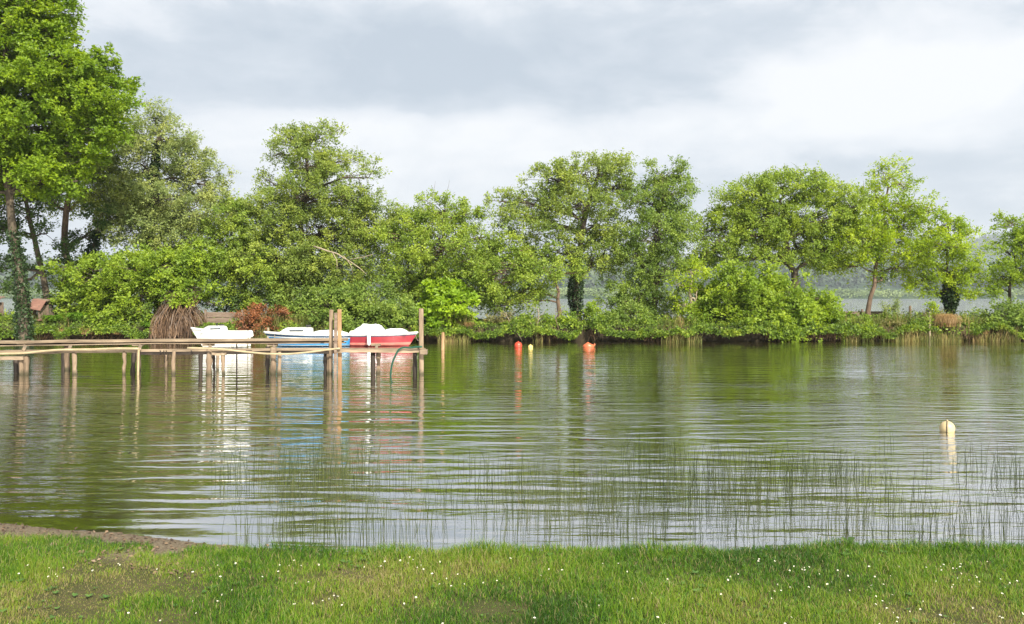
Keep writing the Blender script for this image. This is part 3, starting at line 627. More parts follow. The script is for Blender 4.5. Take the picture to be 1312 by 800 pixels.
def jetty():
    root = empty('jetty', (xf(270), YF, 0), 'weathered timber jetty on thin posts running in from the left edge', 'jetty')
    o0 = np.array([xf(270), YF, 0])
    def bd(m, name, mat, smooth=False, label=None):
        m.v = [tuple(np.array(v) - o0) for v in m.v]; o = m.build(name, mat, root, smooth)
        if label: o['label'] = label
        return o
    r = np.random.default_rng(5)
    def beam(pts, Y, h, d, mat, name, label=None, sag=0):
        m = MB(); n = len(pts) * 4; xs = np.linspace(pts[0][0], pts[-1][0], n); ys = np.interp(xs, [p[0] for p in pts], [p[1] for p in pts])
        P = [np.array([xf(x, Y), Y + r.normal(0, .006), zf(y, Y) + r.normal(0, .004)]) for x, y in zip(xs, ys)]
        V = []; Fs = []
        for i, p in enumerate(P):
            e = r.normal(0, .003, 4)
            V += [p + (0, -d / 2, e[0]), p + (0, d / 2, e[1]), p + (0, d / 2, -h + e[2]), p + (0, -d / 2, -h + e[3])]
        for i in range(n - 1):
            for k in range(4):
                j = (k + 1) % 4; Fs.append((i * 4 + k, i * 4 + 4 + k, i * 4 + 4 + j, i * 4 + j))
        Fs += [(0, 1, 2, 3), tuple((n - 1) * 4 + k for k in (3, 2, 1, 0))]
        m.add(V, Fs); return bd(m, name, mat, label=label)
    # upper plank walkway (two planks with dark bearer between)
    beam([(-160, 439), (0, 437), (200, 434.5), (445, 433.5)], YB, .075, .34, wood_h, 'deck_plank')
    beam([(-160, 442), (0, 440), (200, 437.5), (440, 436.6)], YB + .02, .08, .16, wood_d, 'bearer')
    beam([(-160, 444.2), (0, 442.2), (200, 439.6), (443, 438.7)], YB - .03, .032, .26, wood_h, 'lower_rail')
    # front stringers
    beam([(-160, 458), (0, 457), (32, 456.5)], YF - .05, .10, .2, wood_h, 'front_stringer')
    beam([(28, 450), (100, 449), (178, 448.5)], YF, .075, .10, wood_h, 'front_stringer')
    beam([(-150, 451), (0, 449.2), (180, 447.5), (330, 446.5), (545, 446.2)], YF + .16, .07, .09, wood_h, 'front_stringer')
    beam([(180, 450.2), (330, 449.2), (435, 448.6)], YF + .2, .10, .12, wood_d, 'front_stringer')
    beam([(272, 452.2), (290, 452.2)], YF - .04, .07, .12, wood_h, 'front_stringer')
    beam([(432, 447.4), (480, 447.2), (547, 447.6)], YF - .02, .10, .10, wood_h, 'front_stringer')
    m = MB(); m.box(np.array([xf(543), YF - .02, zf(451)]), (.2, .3, .14), bev=.01); bd(m, 'end_block', wood_h)
    # cross heads from front row to the walkway
    for px in (-60, 30, 88, 178, 268, 350, 428, 482):
        m = MB(); a = np.array([xf(px), YF + .02, zf(447) - .02]); b = np.array([xf(px) * YB / YF, YB + .1, zf(443, YB)])
        m.tube([a, (a + b) / 2, b], .055, 4); bd(m, 'crosshead', wood_h)
        m = MB(); m.box((b[0], YB - .05, b[2] + .03), (.26 + .08 * r.random(), .14, .07), rz=r.normal(0, .1)); bd(m, 'crosshead', wood_h)
    # posts: (px_top, py_top, px_bottom, width px, distance, kind)
    posts = [(-120, 452, -121, 7, YF, 0), (-95, 452, -94, 7, YF, 0),
             (21, 459, 21.5, 6, YF + .35, 1), (28, 459, 28, 6, YF, 0), (34, 456, 34, 5.5, YF - .02, 0), (81, 446, 81, 5, YB, 1), (86, 443, 86, 6.5, YB, 0),
             (95, 451, 98, 6, YF, 0), (160, 450, 157.5, 5, YF, 0), (171, 446, 171, 6, YF + .7, 1), (178, 446, 177, 6, YB - .1, 0), (213, 450, 213, 4, YB - .3, 0),
             (223, 450, 220.5, 5, YF, 0), (257, 446, 257, 6, YB, 1), (268, 448, 268, 8, YF + .05, 0), (274, 448, 274, 3.5, YF + .4, 1), (279, 447, 279, 4, YB, 0), (285.5, 453, 286.5, 5, YF - .02, 0),
             (343, 444, 343, 6, YF + .6, 1), (350.5, 445, 350, 7.5, YF + .1, 0), (358, 451, 358.5, 5, YF, 0),
             (417, 450, 416.5, 5, YF + .3, 1), (421, 450, 421, 5, YF + .2, 0), (478, 452, 478, 5.5, YF + .1, 1), (485, 452, 484.5, 6, YF + .4, 0), (532, 451, 532, 5.5, YF + .3, 1)]
    for i, (a, t, b_, w, Y, k) in enumerate(posts):
        m = MB(); top = np.array([xf(a, Y), Y, zf(t, Y)]); bot = np.array([xf(b_, Y), Y, -.9 if False else -.6])
        rd = w / F * Y / 2; n = 9; P = wobble([bot, top], n, .008, i + 20)
        m.tube(P, rd * (1 + .13 * r.normal(0, 1, n)), 8); o = bd(m, 'post', wood_d if k else wood_w, True)
        if k: o['label'] = 'dark post'
    # tall posts
    for (a, t, w, Y, mt, lb) in ((424.0, 397, 5.0, YF + .18, wood_w, None), (429.7, 401, 4.0, YF - .1, wood_g, 'thin grey front post of the three'), (435.2, 396.5, 5.2, YF + .12, wood_o, 'orange-brown tall square post'), (539.7, 395.5, 5.6, YF + .06, wood_w, 'tall grey post at the outer end')):
        m = MB(); z0, z1 = -.6, zf(t, Y); wd = w / F * Y
        m.box((xf(a, Y), Y, (z0 + z1) / 2), (wd, wd, z1 - z0), rz=R(12), tilt=(R(.4), R(.5) if a < 430 else R(-.3)), bev=.008); bd(m, 'tall_post', mt, label=lb)
    # thin stray pole and cream pole, hanging bits of rope
    m = MB(); m.tube([(xf(304, YB), YB - .05, -.5), (xf(304, YB), YB - .05, zf(436, YB))], .022, 6); bd(m, 'thin_pole', wood_d)
    m = MB(); m.tube([(xf(179, YF), YF - .14, -.5), (xf(180.5, YF), YF - .14, zf(447.5))], .03, 7); bd(m, 'cream_pole', cream)
    for px, l in ((203, .12), (208, .35), (211, .3), (243, .1)):
        m = MB(); a = np.array([xf(px), YF + .1, zf(449.5)]); m.tube([a, a + (.04, 0, -l * .5), a + (.01, .03, -l)], .014, 5); bd(m, 'rope_end', wood_d)
    return root
jetty()

def hose(name, label, pts, rad, mat, Y0=YF - .14):
    P = [np.array([xf(a, Y0), Y0 + (c[0] if c else 0), zf(b, Y0)]) for a, b, *c in pts]
    b = P[0].copy(); Q = wobble(P, 40, 0, 1); m = MB(); m.tube(Q - b, rad, 8)
    o = m.build(name, mat, smooth=True); o.location = b; tag(o, label, 'hose', 'hoses lying along the jetty')
hose('garden_hose', 'cream hose sagging below the jetty edge left of the tall posts', [(240, 446), (262, 446.5), (285, 447.5), (310, 450.5), (340, 453.5), (370, 454), (400, 451), (425, 447.5), (436, 446.5)], .027, cream)
hose('garden_hose', 'cream hose along the left part of the jetty edge', [(-60, 455), (0, 453.5), (30, 453), (50, 450.5), (75, 448.3), (120, 447.8), (150, 446.5), (178, 446.8)], .03, cream)
hose('garden_hose', 'dark green hose hanging off the outer end of the jetty into the water', [(541, 444.5), (532, 444.8), (526, 446), (518, 444.8), (511, 447.5), (507, 455), (503, 464), (501, 474), (500, 486)], .026, green_h)

def stake(name, label, px, py0, py1, w, Y, mat, lean=0, cat='post', grp='single posts standing in or by the water', z0=None):
    b = at(px, py1, Y); top = at(px + lean, py0, Y); rd = w / F * Y / 2; z0 = b[2] - .5 if z0 is None else z0
    m = MB(); P = wobble([(b[0], Y, z0), top], 7, .006, int(px)); m.tube(P - b, [rd * 1.1, rd, rd * .95, rd, rd * .92, rd * .95, rd * .8], 8)
    o = m.build(name, mat, smooth=False); o.location = b; tag(o, label, cat, grp)
stake('mooring_post', 'short weathered mooring post in open water right of the jetty end', 567.5, 426, 447.5, 4.5, 35.8, wood_o)
stake('mooring_post', 'thin grey stake on the far bank in the gap with open lake behind', 1166, 392, 412, 3.6, 45, wood_w)
stake('mooring_post', 'thin pale stake beside the straw tussock at the water edge', 1191, 400, 437, 2.6, 42.3, bark_pale)
stake('mooring_post', 'thin pale stake at the bow of the blue boat', 343.5, 420, 436, 3.2, 39.5, bark_pale)

def plank_fence(name, label, x0, x1, y0, y1, Y, n, posts, mat):
    b = at((x0 + x1) / 2, y1, Y); b[2] = .6; root = empty(name, b, label, 'fence')
    zt, zb = zf(y0, Y), zf(y1, Y); h = (zt - zb) / n
    for i in range(n):
        m = MB(); m.box((0, 0, zb + h * (i + .5) - b[2]), ((x1 - x0) / F * Y, .03, h - .02), tilt=(R(1.5 * (-1) ** i), R(.3 * (i - 1)))); m.build('fence_board', mat, root)
    for p in posts:
        m = MB(); m.box((xf(p, Y) - b[0], -.07, (zt + .12 + .2) / 2 - b[2]), (.1, .1, zt + .12 - .2), bev=.008); m.build('fence_post', mat, root)
plank_fence('plank_fence', 'grey-brown plank fence on the bank behind the white boat', 262, 314, 400, 421, 43.0, 3, (264, 311), wood_g)
plank_fence('plank_fence', 'low dark board edging behind the leaning thin tree at right', 1072, 1136, 399, 409, 47.5, 1, (1074, 1104, 1134), wood_g)

# brown hut (open-fronted box with a slanting lid)
def hut(label, px0, px1, py0, py1, Y, seed=0):
    brown = surf('brown_stained_board', (.13, .065, .05), (.20, .11, .085), 4, .8, .3, (.5, 3, 3)); dk = wood_g
    b = at((px0 + px1) / 2, py1, Y); g = float(ground_z(b[0], Y)); b[2] = g - .02
    root = empty('wooden_shelter', b, label, 'shelter', rz=R(-14))
    w = (px1 - px0) / F * Y * .82; h = at(0, py0, Y)[2] - b[2]
    m = MB(); m.box((-w / 2 - .02, .0, h * .42), (.04, .62, h * .84)); m.build('side_panel', dk, root)
    m = MB(); m.box((w / 2 - .16, .0, h * .36), (.04, .60, h * .70)); m.build('side_panel', dk, root)
    m = MB(); m.box((-.04, .3, h * .38), (w - .16, .03, h * .74)); m.build('back_panel', dk, root)
    m = MB(); m.box((-w / 2 + .07, -.33, h * .33), (.12, .04, h * .66)); m.build('front_post', wood_w, root)
    m = MB(); m.box((-.02, -.02, .04), (w + .02, .72, .06)); m.build('floor_board', brown, root)
    m = MB(); m.box((.05, -.20, h * .76), (w * .98, .05, h * .56), tilt=(R(-32), R(9)), bev=.01); m.build('slanting_lid', brown, root)
    m = MB(); m.box((0, .12, h * .97), (w * .9, .45, .04), tilt=(R(12), R(6))); m.build('roof_board', dk, root)
hut('small brown wooden shelter with slanting lid on the left bank', 37, 63, 384, 413, 43.0)
hut('brown wooden shelter half cut off by the left edge of the frame', -22, 5, 380, 412, 43.2)

# ------------------------------------------------------------------ boats
gel_white = surf('white_gelcoat', (.50, .51, .50), (.62, .62, .61), 3, .3, .05, spec=.5)
tarp_white = surf('white_tarpaulin', (.52, .55, .58), (.66, .68, .70), 5, .6, .5, bdist=.03)
hull_blue = surf('blue_hull_paint', (.015, .16, .36), (.025, .20, .42), 3, .3, .05, spec=.5)
hull_navy = surf('navy_stripe_paint', (.01, .03, .07), (.015, .045, .09), 3, .3, .05, spec=.5)
hull_red = surf('red_hull_paint', (.20, .012, .022), (.28, .02, .032), 2, .4, .05, spec=.5)
hull_pink = surf('faded_red_band', (.42, .12, .10), (.52, .20, .16), 3, .6, .1)
black = surf('black_rubber', (.012, .012, .014), (.03, .03, .03), 4, .5, .1)
for _m, _z in ((gel_white, .07), (hull_blue, .06), (hull_pink, .08)): tide_mark(_m, _z)
glass_d = surf('dark_window', (.02, .03, .04), (.03, .04, .05), 2, .08, .0, spec=.8)

def boat(label, px, Y, L, beam, sh, rz, mats, bands, lift=.22, over=.35, name='moored_boat'):
    """bow towards local -x. bands: height fractions with material index from the keel up"""
    b = np.array([xf(px, Y), Y, 0.0]); root = empty(name, b, label, 'boat', 'moored small boats', rz)
    ns = 25; V = []; Fs = []; mi = []
    zl = [-.16, -.06, .0] + [sh * k for k in bands]
    nz = len(zl)
    def half(t): return beam / 2 * (1 - (1 - min(1, t * 1.9)) ** 2.3) * (1 - .16 * max(0, t - .5) * 2)
    def sheer(t): return 1 + lift * (1 - t) ** 2.0 + .04 * t
    for i in range(ns):
        t = i / (ns - 1)
        for side in (-1, 1):
            for j, z in enumerate(zl):
                q = max(0, z) / sh; zz = z if z <= 0 else sh * q * sheer(t)
                x0 = -L / 2 + over * (1 - q) ** 1.1 * (1 if z >= 0 else 1.25); x = x0 + (L / 2 - .04 * (1 - q) - x0) * t
                fl = (.62 + .38 * q ** .6) if z > 0 else (.55 if z > -.1 else .2)
                V.append((x, side * half(t) * fl, zz))
    rw = 2 * nz
    for i in range(ns - 1):
        for s in range(2):
            for j in range(nz - 1):
                a = i * rw + s * nz + j; q = (a, a + rw, a + rw + 1, a + 1)
                Fs.append(q if s == 0 else q[::-1]); mi.append(0 if j < 2 else j - 2)
    e = (ns - 1) * rw; Fs.append(tuple([e + j for j in range(nz)] + [e + nz + j for j in range(nz - 1, -1, -1)])); mi.append(0)
    me = MB(); me.v = V; me.f = Fs; me.m = mi; me.n = len(V)
    me.build('hull', mats, root, smooth=True)
    # rub rail and deck
    gun = {}
    for side in (-1, 1):
        gun[side] = [(-L / 2 + L * (i / (ns - 1)), side * half(i / (ns - 1)) * 1.0, sh * sheer(i / (ns - 1))) for i in range(ns)]
        m = MB(); m.tube([(p[0], p[1], p[2] - .01) for p in gun[side]], .028, 6); m.build('rub_rail', gel_white, root, smooth=True)
    V = []; Fs = []
    for i in range(ns):
        t = i / (ns - 1)
        for k in np.linspace(-1, 1, 7): V.append((gun[1][i][0], k * half(t) * .98, gun[1][i][2] + .05 * (1 - k * k) - (.012)))
    for i in range(ns - 1):
        for k in range(6): a = i * 7 + k; Fs.append((a, a + 7, a + 8, a + 1))
    m = MB(); m.add(V, Fs); m.build('deck', gel_white, root, smooth=True)
    return root, sheer, half

def cabin(root, x0, x1, w, z0, h, mat=None, name='cabin', win=True, rake=.12):
    V = []; st = [(x0, .0), (x0 + rake * 2, h * .75), (x0 + rake * 3.2, h), (x1 - rake, h), (x1 - .02, h * .86), (x1, 0)]
    for x, z in st:
        for k, c in ((-1, 0), (-.86, .85), (-.5, 1.0), (.5, 1.0), (.86, .85), (1, 0)): V.append((x, k * w / 2, z0 + z * c + .0))
    Fs = []
    for i in range(len(st) - 1):
        for k in range(5): a = i * 6 + k; Fs.append((a, a + 6, a + 7, a + 1))
    Fs += [tuple(range(5, -1, -1)), tuple(range((len(st) - 1) * 6, len(st) * 6))]
    m = MB(); m.add(V, Fs); c = m.build(name, mat or gel_white, root, smooth=False)
    if win:
        for s in (-1, 1):
            m = MB(); m.box(((x0 + x1) / 2 + .05, s * w * .475, z0 + h * .5), ((x1 - x0) * .4, .02, h * .3), tilt=(R(-12 * s), 0)); m.build('cabin_window', glass_d, c)
    return c

def lump(root, c, d, seed, mat, name='cover'):
    """tarpaulin thrown over something: displaced dome with peaks"""
    n = 22; V = []; Fs = []
    for i in range(n):
        for j in range(n):
            u, v = i / (n - 1) * 2 - 1, j / (n - 1) * 2 - 1; rr = max(0, 1 - (abs(u) ** 3 + abs(v) ** 3) ** .8)
            z = rr ** .55 * (.55 + .75 * float(fbm(u * 2.1 + seed, v * 2.1, 1.0, seed)))
            V.append((c[0] + u * d[0] / 2, c[1] + v * d[1] / 2, c[2] + z * d[2]))
    for i in range(n - 1):
        for j in range(n - 1): a = i * n + j; Fs.append((a, a + n, a + n + 1, a + 1))
    m = MB(); m.add(V, Fs); return m.build(name, mat, root, smooth=True)

def outboard(root, x, y, z, mat):
    m = MB(); m.box((x + .10, y, z + .22), (.30, .22, .30), tilt=(0, R(-10)), bev=.05); c = m.build('outboard_motor', mat, root)
    m = MB(); m.box((x + .10, y, z - .12), (.10, .07, .5), bev=.015); m.build('motor_leg', mat, c)
    return c

# blue boat, bow left
rt, shf, hf = boat('small boat with blue hull and dark blue stripe, bow to the left', 394, 38.0, 3.75, 1.5, .50, R(10), [hull_blue, gel_white, hull_blue, hull_blue, gel_white, hull_navy, gel_white], [.08, .12, .45, .68, .74, .90, 1.0], lift=.28, over=.6)
cabin(rt, -1.25, .25, 1.0, .57, .26)
lump(rt, (.95, 0, .50), (1.75, 1.3, .20), 3, tarp_white)
m = MB(); m.tube([(.0, -.1, .82), (.0, -.1, .95)], .03, 6); m.box((.05, -.1, .9), (.2, .12, .08)); m.build('deck_fitting', black, rt)
outboard(rt, 1.88, 0.1, .30, gel_white)
# red boat, bow right (turned half round)
rt, shf, hf = boat('small boat with red hull and white covers, bow towards the tall end post', 487, 38.3, 3.45, 1.45, .50, R(180 - 7), [hull_red, hull_pink, hull_pink, hull_red, hull_navy, gel_white], [.06, .16, .30, .80, .87, 1.0], lift=.22, over=.42)
lump(rt, (.5, 0, .50), (1.5, 1.25, .44), 5, tarp_white)
lump(rt, (-.72, 0, .53), (1.15, .95, .26), 9, tarp_white)
lump(rt, (.15, .1, .62), (.7, .8, .34), 12, tarp_white)
outboard(rt, 1.72, .12, .30, gel_white)
# white fender over the side facing the camera
m = MB(); m.tube([(.28, .79, .58), (.28, .80, .50), (.28, .79, .12), (.28, .78, .04)], [.03, .08, .085, .03], 10); m.build('fender', gel_white, rt, smooth=True)
# white boat, bow left and swung towards the camera
rt, shf, hf = boat('small all-white cabin boat moored in front of the plank fence', 281, 37.0, 2.3, 1.2, .66, R(24), [gel_white] * 6, [.1, .3, .5, .7, .9, 1.0], lift=.30, over=.5)
cabin(rt, -.80, .30, .85, .70, .24)
m = MB(); m.tube([(-.1, -.15, .9), (-.1, -.15, 1.06)], .02, 6); m.tube([(-.1, .15, .9), (-.1, .15, 1.02)], .02, 6); m.tube([(-.1, -.15, 1.02), (-.1, .15, 1.02)], .018, 6); m.box((.1, 0, .96), (.18, .2, .07)); m.build('deck_fitting', black, rt)
outboard(rt, 1.15, 0, .34, gel_white)

for a_, b_, Ya, Yb, lb in (((352, 428), (351, 446), 37.8, YF + .2, 'slack mooring rope from the blue boat bow to the jetty'), ((532, 428), (539, 436), 38.3, YF + .1, 'mooring rope from the red boat bow to the tall end post'), ((300, 436), (286, 450), 36.6, YF + .1, 'mooring rope from the white boat to the jetty')):
    A, B = at(*a_, Ya), at(*b_, Yb); mm = (A + B) / 2 - (0, 0, .16); m = MB(); m.tube(wobble([A, mm, B], 12, 0, 1) - A, .011, 5)
    o = m.build('mooring_rope', cream, smooth=True); o.location = A; tag(o, lb, 'rope', 'mooring ropes')

# ------------------------------------------------------------------ buoys
def plastic(name, c): return surf(name, tuple(k * .85 for k in c), c, 5, .4, .05, spec=.5)
def buoy(label, px, Y, r, mat, zc=.25, sq=1.0, seam=False, rot=(0, 0, 0)):
    n, k = 18, 24; V = []; Fs = []
    prof = [(math.sin(math.pi * i / n), -math.cos(math.pi * i / n)) for i in range(n + 1)]
    for s, c in prof:
        for j in range(k): a = 2 * math.pi * j / k; V.append((r * s * math.cos(a), r * s * math.sin(a), r * c * sq))
    for i in range(n):
        for j in range(k): q = (j + 1) % k; Fs.append((i * k + j, i * k + q, (i + 1) * k + q, (i + 1) * k + j))
    root = empty('mooring_buoy', (xf(px, Y), Y, r * zc), label, 'buoy', 'mooring buoys on the water'); root.rotation_euler = rot
    m = MB(); m.add(V, Fs); m.build('float_body', mat, root, smooth=True)
    m = MB(); m.tube([(0, 0, r * sq * .97), (0, 0, r * sq + r * .16)], r * .12, 8); m.build('lifting_eye', mat, root, smooth=True)
    if seam:
        m = MB(); P = [(r * 1.01 * math.cos(t), 0, r * 1.01 * math.sin(t)) for t in np.linspace(0, 2 * math.pi, 40)]
        m.tube(P, r * .07, 6); m.build('seam_rope', black, root, smooth=True)
    return root
buoy('cream-yellow round buoy with a dark rope round it, alone in the near water at right', 1213.5, 14.0, .118, plastic('cream_buoy', (.44, .35, .19)), .42, seam=True, rot=(0, 0, R(62)))
buoy('bright red-orange round buoy on the far water, leftmost of the three', 664, 37.0, .17, plastic('red_buoy', (.42, .045, .02)), .45)
buoy('small pale yellow buoy between the red and the orange buoys', 679.7, 36.8, .105, plastic('yellow_buoy', (.55, .42, .13)), .3)
def deflated():
    Y = 37.2; root = empty('mooring_buoy', (xf(754, Y), Y, .03), 'half-deflated orange buoy lying flat on the far water', 'buoy', 'mooring buoys on the water')
    n, k = 16, 22; V = []; Fs = []
    for i in range(n + 1):
        a = math.pi * i / n
        for j in range(k):
            b = 2 * math.pi * j / k; x = math.sin(a) * math.cos(b); y = math.sin(a) * math.sin(b); z = -math.cos(a)
            dent = 1 - .35 * math.exp(-((x - .35) ** 2 + (y + .3) ** 2) / .08) * (z > 0); V.append((.25 * x * (1 + .1 * z), .18 * y, .13 * z * dent * (1 + .5 * math.exp(-(x + .1) ** 2 / .1))))
    for i in range(n):
        for j in range(k): q = (j + 1) % k; Fs.append((i * k + j, i * k + q, (i + 1) * k + q, (i + 1) * k + j))
    m = MB(); m.add(V, Fs); mt = plastic('orange_buoy', (.42, .10, .04)); m.build('float_body', mt, root, smooth=True)
    m = MB(); m.tube([(.21, 0, .03), (.27, 0, .08), (.25, .0, .12)], [.05, .04, .03], 8); m.build('neck', mt, root, smooth=True)
deflated()

# ------------------------------------------------------------------ reeds in the water
def reeds():
    r = np.random.default_rng(33); n = 15000
    X = r.uniform(-6, 12, n); Yv = r.uniform(7.3, 13.0, n) ; px = HX + X / Yv * F
    d = fbm(X, Yv, .75, 31) * 1.0 + .16 * np.exp(-((px - 440) / 90) ** 2) + .10 * np.exp(-((px - 1100) / 250) ** 2) + .05 * sstep(500, 900, px)
    d -= .55 * sstep(300, 230, px) + .35 * sstep(0, .5, shore(X) + .2 - Yv)
    d -= .3 * sstep(12.0, 13.2, Yv) + .10 * sstep(10.0, 12, Yv)
    d += .1 * (fbm(X, Yv, 3, 36) - .5)
    k = d > r.uniform(.44, .76, n); X = X[k]; Yv = Yv[k]; n = len(X)
    h = r.uniform(.08, .46, n) * (.8 + .5 * fbm(X, Yv, .8, 35)); lean = r.normal(0, .045, (n, 2)); w = r.uniform(.0014, .0028, n)
    t = np.array([-.1, .35, .7, 1.0]); ww = np.array([1, .9, .65, .1])
    base = np.stack([X, Yv, 0 * X], 1)
    ang = r.uniform(0, 3.14, n); Vs = []
    for q in range(2):     # two crossed blades per stem
        a = ang * .35 + q * 1.57; s = np.stack([np.cos(a), np.sin(a), 0 * a], 1)
        C = base[:, None, :] + np.stack([lean[:, None, 0] * t ** 2 * h[:, None] * 3, lean[:, None, 1] * t ** 2 * h[:, None] * 3, t * h[:, None]], -1)
        W = (s[:, None, :] * (w[:, None] * ww)[..., None])
        Vs.append(np.stack([C - W, C + W], 2).reshape(n, 8, 3))
    V = np.concatenate(Vs).reshape(-1, 3)
    f = np.array([(0, 1, 3, 2), (2, 3, 5, 4), (4, 5, 7, 6)])[None] + (np.arange(2 * n) * 8)[:, None, None]
    m = leaf_mat('reed_stems', (.016, .026, .008), (.035, .052, .013), (.08, .09, .03), trans=.1)
    tag(mesh_from('reeds', V, f.ravel(), 4, m, attr=np.repeat(np.tile(r.random(n), 2), 3)), 'thin scattered green reed stems standing in the shallow water', 'reeds', kind='stuff')
reeds()

# ------------------------------------------------------------------ lawn grass
def grassmask(X, Yv):
    d = shore(X) - Yv; left = sstep(-1.4, -3.4, X)
    return np.where(d > .10 + left * (.30 + .6 * (vnoise(X, Yv, 3.5, 44) - .3)), 1.0, 0.0)
def lawn():
    r = np.random.default_rng(44); n = 420000
    X = r.uniform(-6.6, 6.6, n); Yv = 3.6 + (7.8 - 3.6) * r.random(n)
    bare = fbm(X, Yv, 1.3, 47); edge = sstep(1.0, .15, shore(X) - Yv)
    bareness = sstep(.59, .76, bare + .06 * (X < -1) - .2 * edge)
    k = (grassmask(X, Yv) > .5) & (r.random(n) > bareness * .3); X = X[k]; Yv = Yv[k]; n = len(X); edge = edge[k]; bareness = bareness[k]
    z = ground_z(X, Yv)
    patch = fbm(X, Yv, 1.1, 48); fine = fbm(X, Yv, 7, 49)
    h = (.022 + .055 * fine + .025 * sstep(.4, .65, patch) + .045 * edge * sstep(.35, .7, fbm(X, Yv, 2.5, 51))) * r.uniform(.5, 1.35, n) * (1 - .72 * bareness)
    a = r.uniform(0, 6.28, n); la = r.uniform(0, 6.28, n); lean = r.uniform(.15, .9, n)
    s = np.stack([np.cos(a), np.sin(a) * .5, 0 * a], 1) * (r.uniform(.0010, .0024, n))[:, None]
    dv = np.stack([np.cos(la), np.sin(la), 0 * la], 1) * (lean * h)[:, None]
    b = np.stack([X, Yv, z - .004], 1); up = np.stack([0 * h, 0 * h, h], 1)
    mid = b + dv * .35 + up * .6; tip = b + dv * 1.1 + up * (1 - .25 * lean)[:, None]
    V = np.stack([b - s, b + s, mid + s * .85, mid - s * .85, tip], 1).reshape(-1, 3)
    base = (np.arange(n) * 5)[:, None]
    f = np.concatenate([base + [0, 1, 2, 3], base + [3, 2, 4]], 1).ravel(); tot = np.tile([4, 3], n)
    dry = np.clip(.40 + (fbm(X, Yv, .9, 50) - .5) * 1.5 + .22 * bareness + r.normal(0, .21, n) - .15 * edge, 0, 1)
    dry = np.where(r.random(n) < .06, 1.0, dry)
    m, nt, out = new_mat('lawn_grass'); L = nt.links.new
    at_ = N(nt, 'Attribute', attribute_name='rnd')
    rp = ramp(nt, [(0, (.022, .07, .006)), (.3, (.075, .18, .010)), (.6, (.18, .27, .018)), (.85, (.21, .20, .05)), (1, (.30, .25, .12))]); L(at_.outputs['Fac'], rp.inputs[0])
    bs = N(nt, 'BsdfPrincipled', Roughness=.5); bs.inputs['Specular IOR Level'].default_value = .3; tr = N(nt, 'BsdfTranslucent'); ms = N(nt, 'MixShader'); ms.inputs[0].default_value = .4
    L(rp.outputs[0], bs.inputs['Base Color']); L(rp.outputs[0], tr.inputs['Color']); L(bs.outputs[0], ms.inputs[1]); L(tr.outputs[0], ms.inputs[2]); L(ms.outputs[0], out.inputs[0])
    tag(mesh_from('lawn_grass', V, f, tot, m, attr=np.repeat(dry, 2)), 'short green and yellowing grass on the near bank', 'grass', kind='stuff')
lawn()

# broad-leaved weeds and litter
def litter():
    r = np.random.default_rng(55); n = 1500
    X = r.uniform(-6.5, -1.2, n); Yv = shore(X) - r.uniform(.05, 1.1, n); k = r.random(n) < sstep(-1.2, -3.5, X) + .1; X = X[k]; Yv = Yv[k]; n = len(X)
    P = np.stack([X, Yv, ground_z(X, Yv) + r.uniform(.002, .02, n)], 1); V, f = leaf_quads(P, .033, r, up=2.0)
    m = leaf_mat('dead_leaves', (.025, .016, .01), (.08, .05, .03), (.20, .14, .085), trans=.1)
    tag(mesh_from('leaf_litter', V, f, 4, m, attr=r.random(n)), 'dead leaves and debris strewn on the muddy shore at left', 'leaf litter', kind='stuff')
litter()
def dock(label, px, Y, n, ln, mat, seed):
    r = np.random.default_rng(seed); X = xf(px, Y); b = np.array([X, Y, float(ground_z(X, Y))]); m = MB()
    for i in range(n):
        a = r.uniform(0, 6.28); l = ln * r.uniform(.6, 1.1); h = np.array([math.cos(a), math.sin(a), 0]); s = np.array([-math.sin(a), math.cos(a), 0]); V = []
        for t, w in ((0, .05), (.3, .16), (.6, .2), (.85, .12), (1, .01)):
            c = h * t * l * .75 + np.array([0, 0, l * (1.1 * t - .7 * t * t)]); V += [c - s * w * l, c + s * w * l]
        m.add(V, [(2 * j, 2 * j + 1, 2 * j + 3, 2 * j + 2) for j in range(4)])
    o = m.build('dock_plant', mat, smooth=True); o.location = b; tag(o, label, 'weed', 'broad-leaved weeds at the near shore')
dock('dark broad-leaved weed at the near water edge right of centre', 1088, 7.3, 9, .13, M_dark, 1)
dock('small dark broad-leaved weed at the near water edge at centre-right', 985, 7.3, 6, .08, M_mid, 2)
dock('light green broad-leaved weed on the grass edge right of the dark weed', 1222, 7.3, 8, .12, M_yel, 3)
dock('low broad-leaved weed at the near water edge left of centre', 480, 7.15, 8, .07, M_mid, 4)

def rosettes():
    r = np.random.default_rng(57); n = 900; X = r.uniform(-6.5, 6.5, n); Yv = 3.7 + 3.6 * r.random(n); k = (grassmask(X, Yv) > .5) & (fbm(X, Yv, 1.4, 58) > .46); X = X[k]; Yv = Yv[k]; n = len(X)
    q = 7; a = r.uniform(0, 6.28, (n, q)); l = r.uniform(.018, .05, (n, 1)) * r.uniform(.7, 1.1, (n, q)); C = np.stack([X, Yv, ground_z(X, Yv) + .012], 1)[:, None]
    d = np.stack([np.cos(a), np.sin(a), .45 + 0 * a], -1); sd_ = np.stack([-np.sin(a), np.cos(a), 0 * a], -1); L_ = l[..., None]
    V = np.stack([C + 0 * d, C + d * L_ * .55 + sd_ * L_ * .26, C + d * L_ * (1, 1, .8), C + d * L_ * .55 - sd_ * L_ * .26], 2).reshape(-1, 3)
    m = leaf_mat('rosette_leaves', (.03, .07, .015), (.06, .13, .025), (.12, .20, .04), trans=.25)
    tag(mesh_from('lawn_weeds', V, np.arange(4 * n * q), 4, m, attr=r.random(n * q)), 'small broad-leaved weeds growing in the near lawn', 'weeds', kind='stuff')
rosettes()

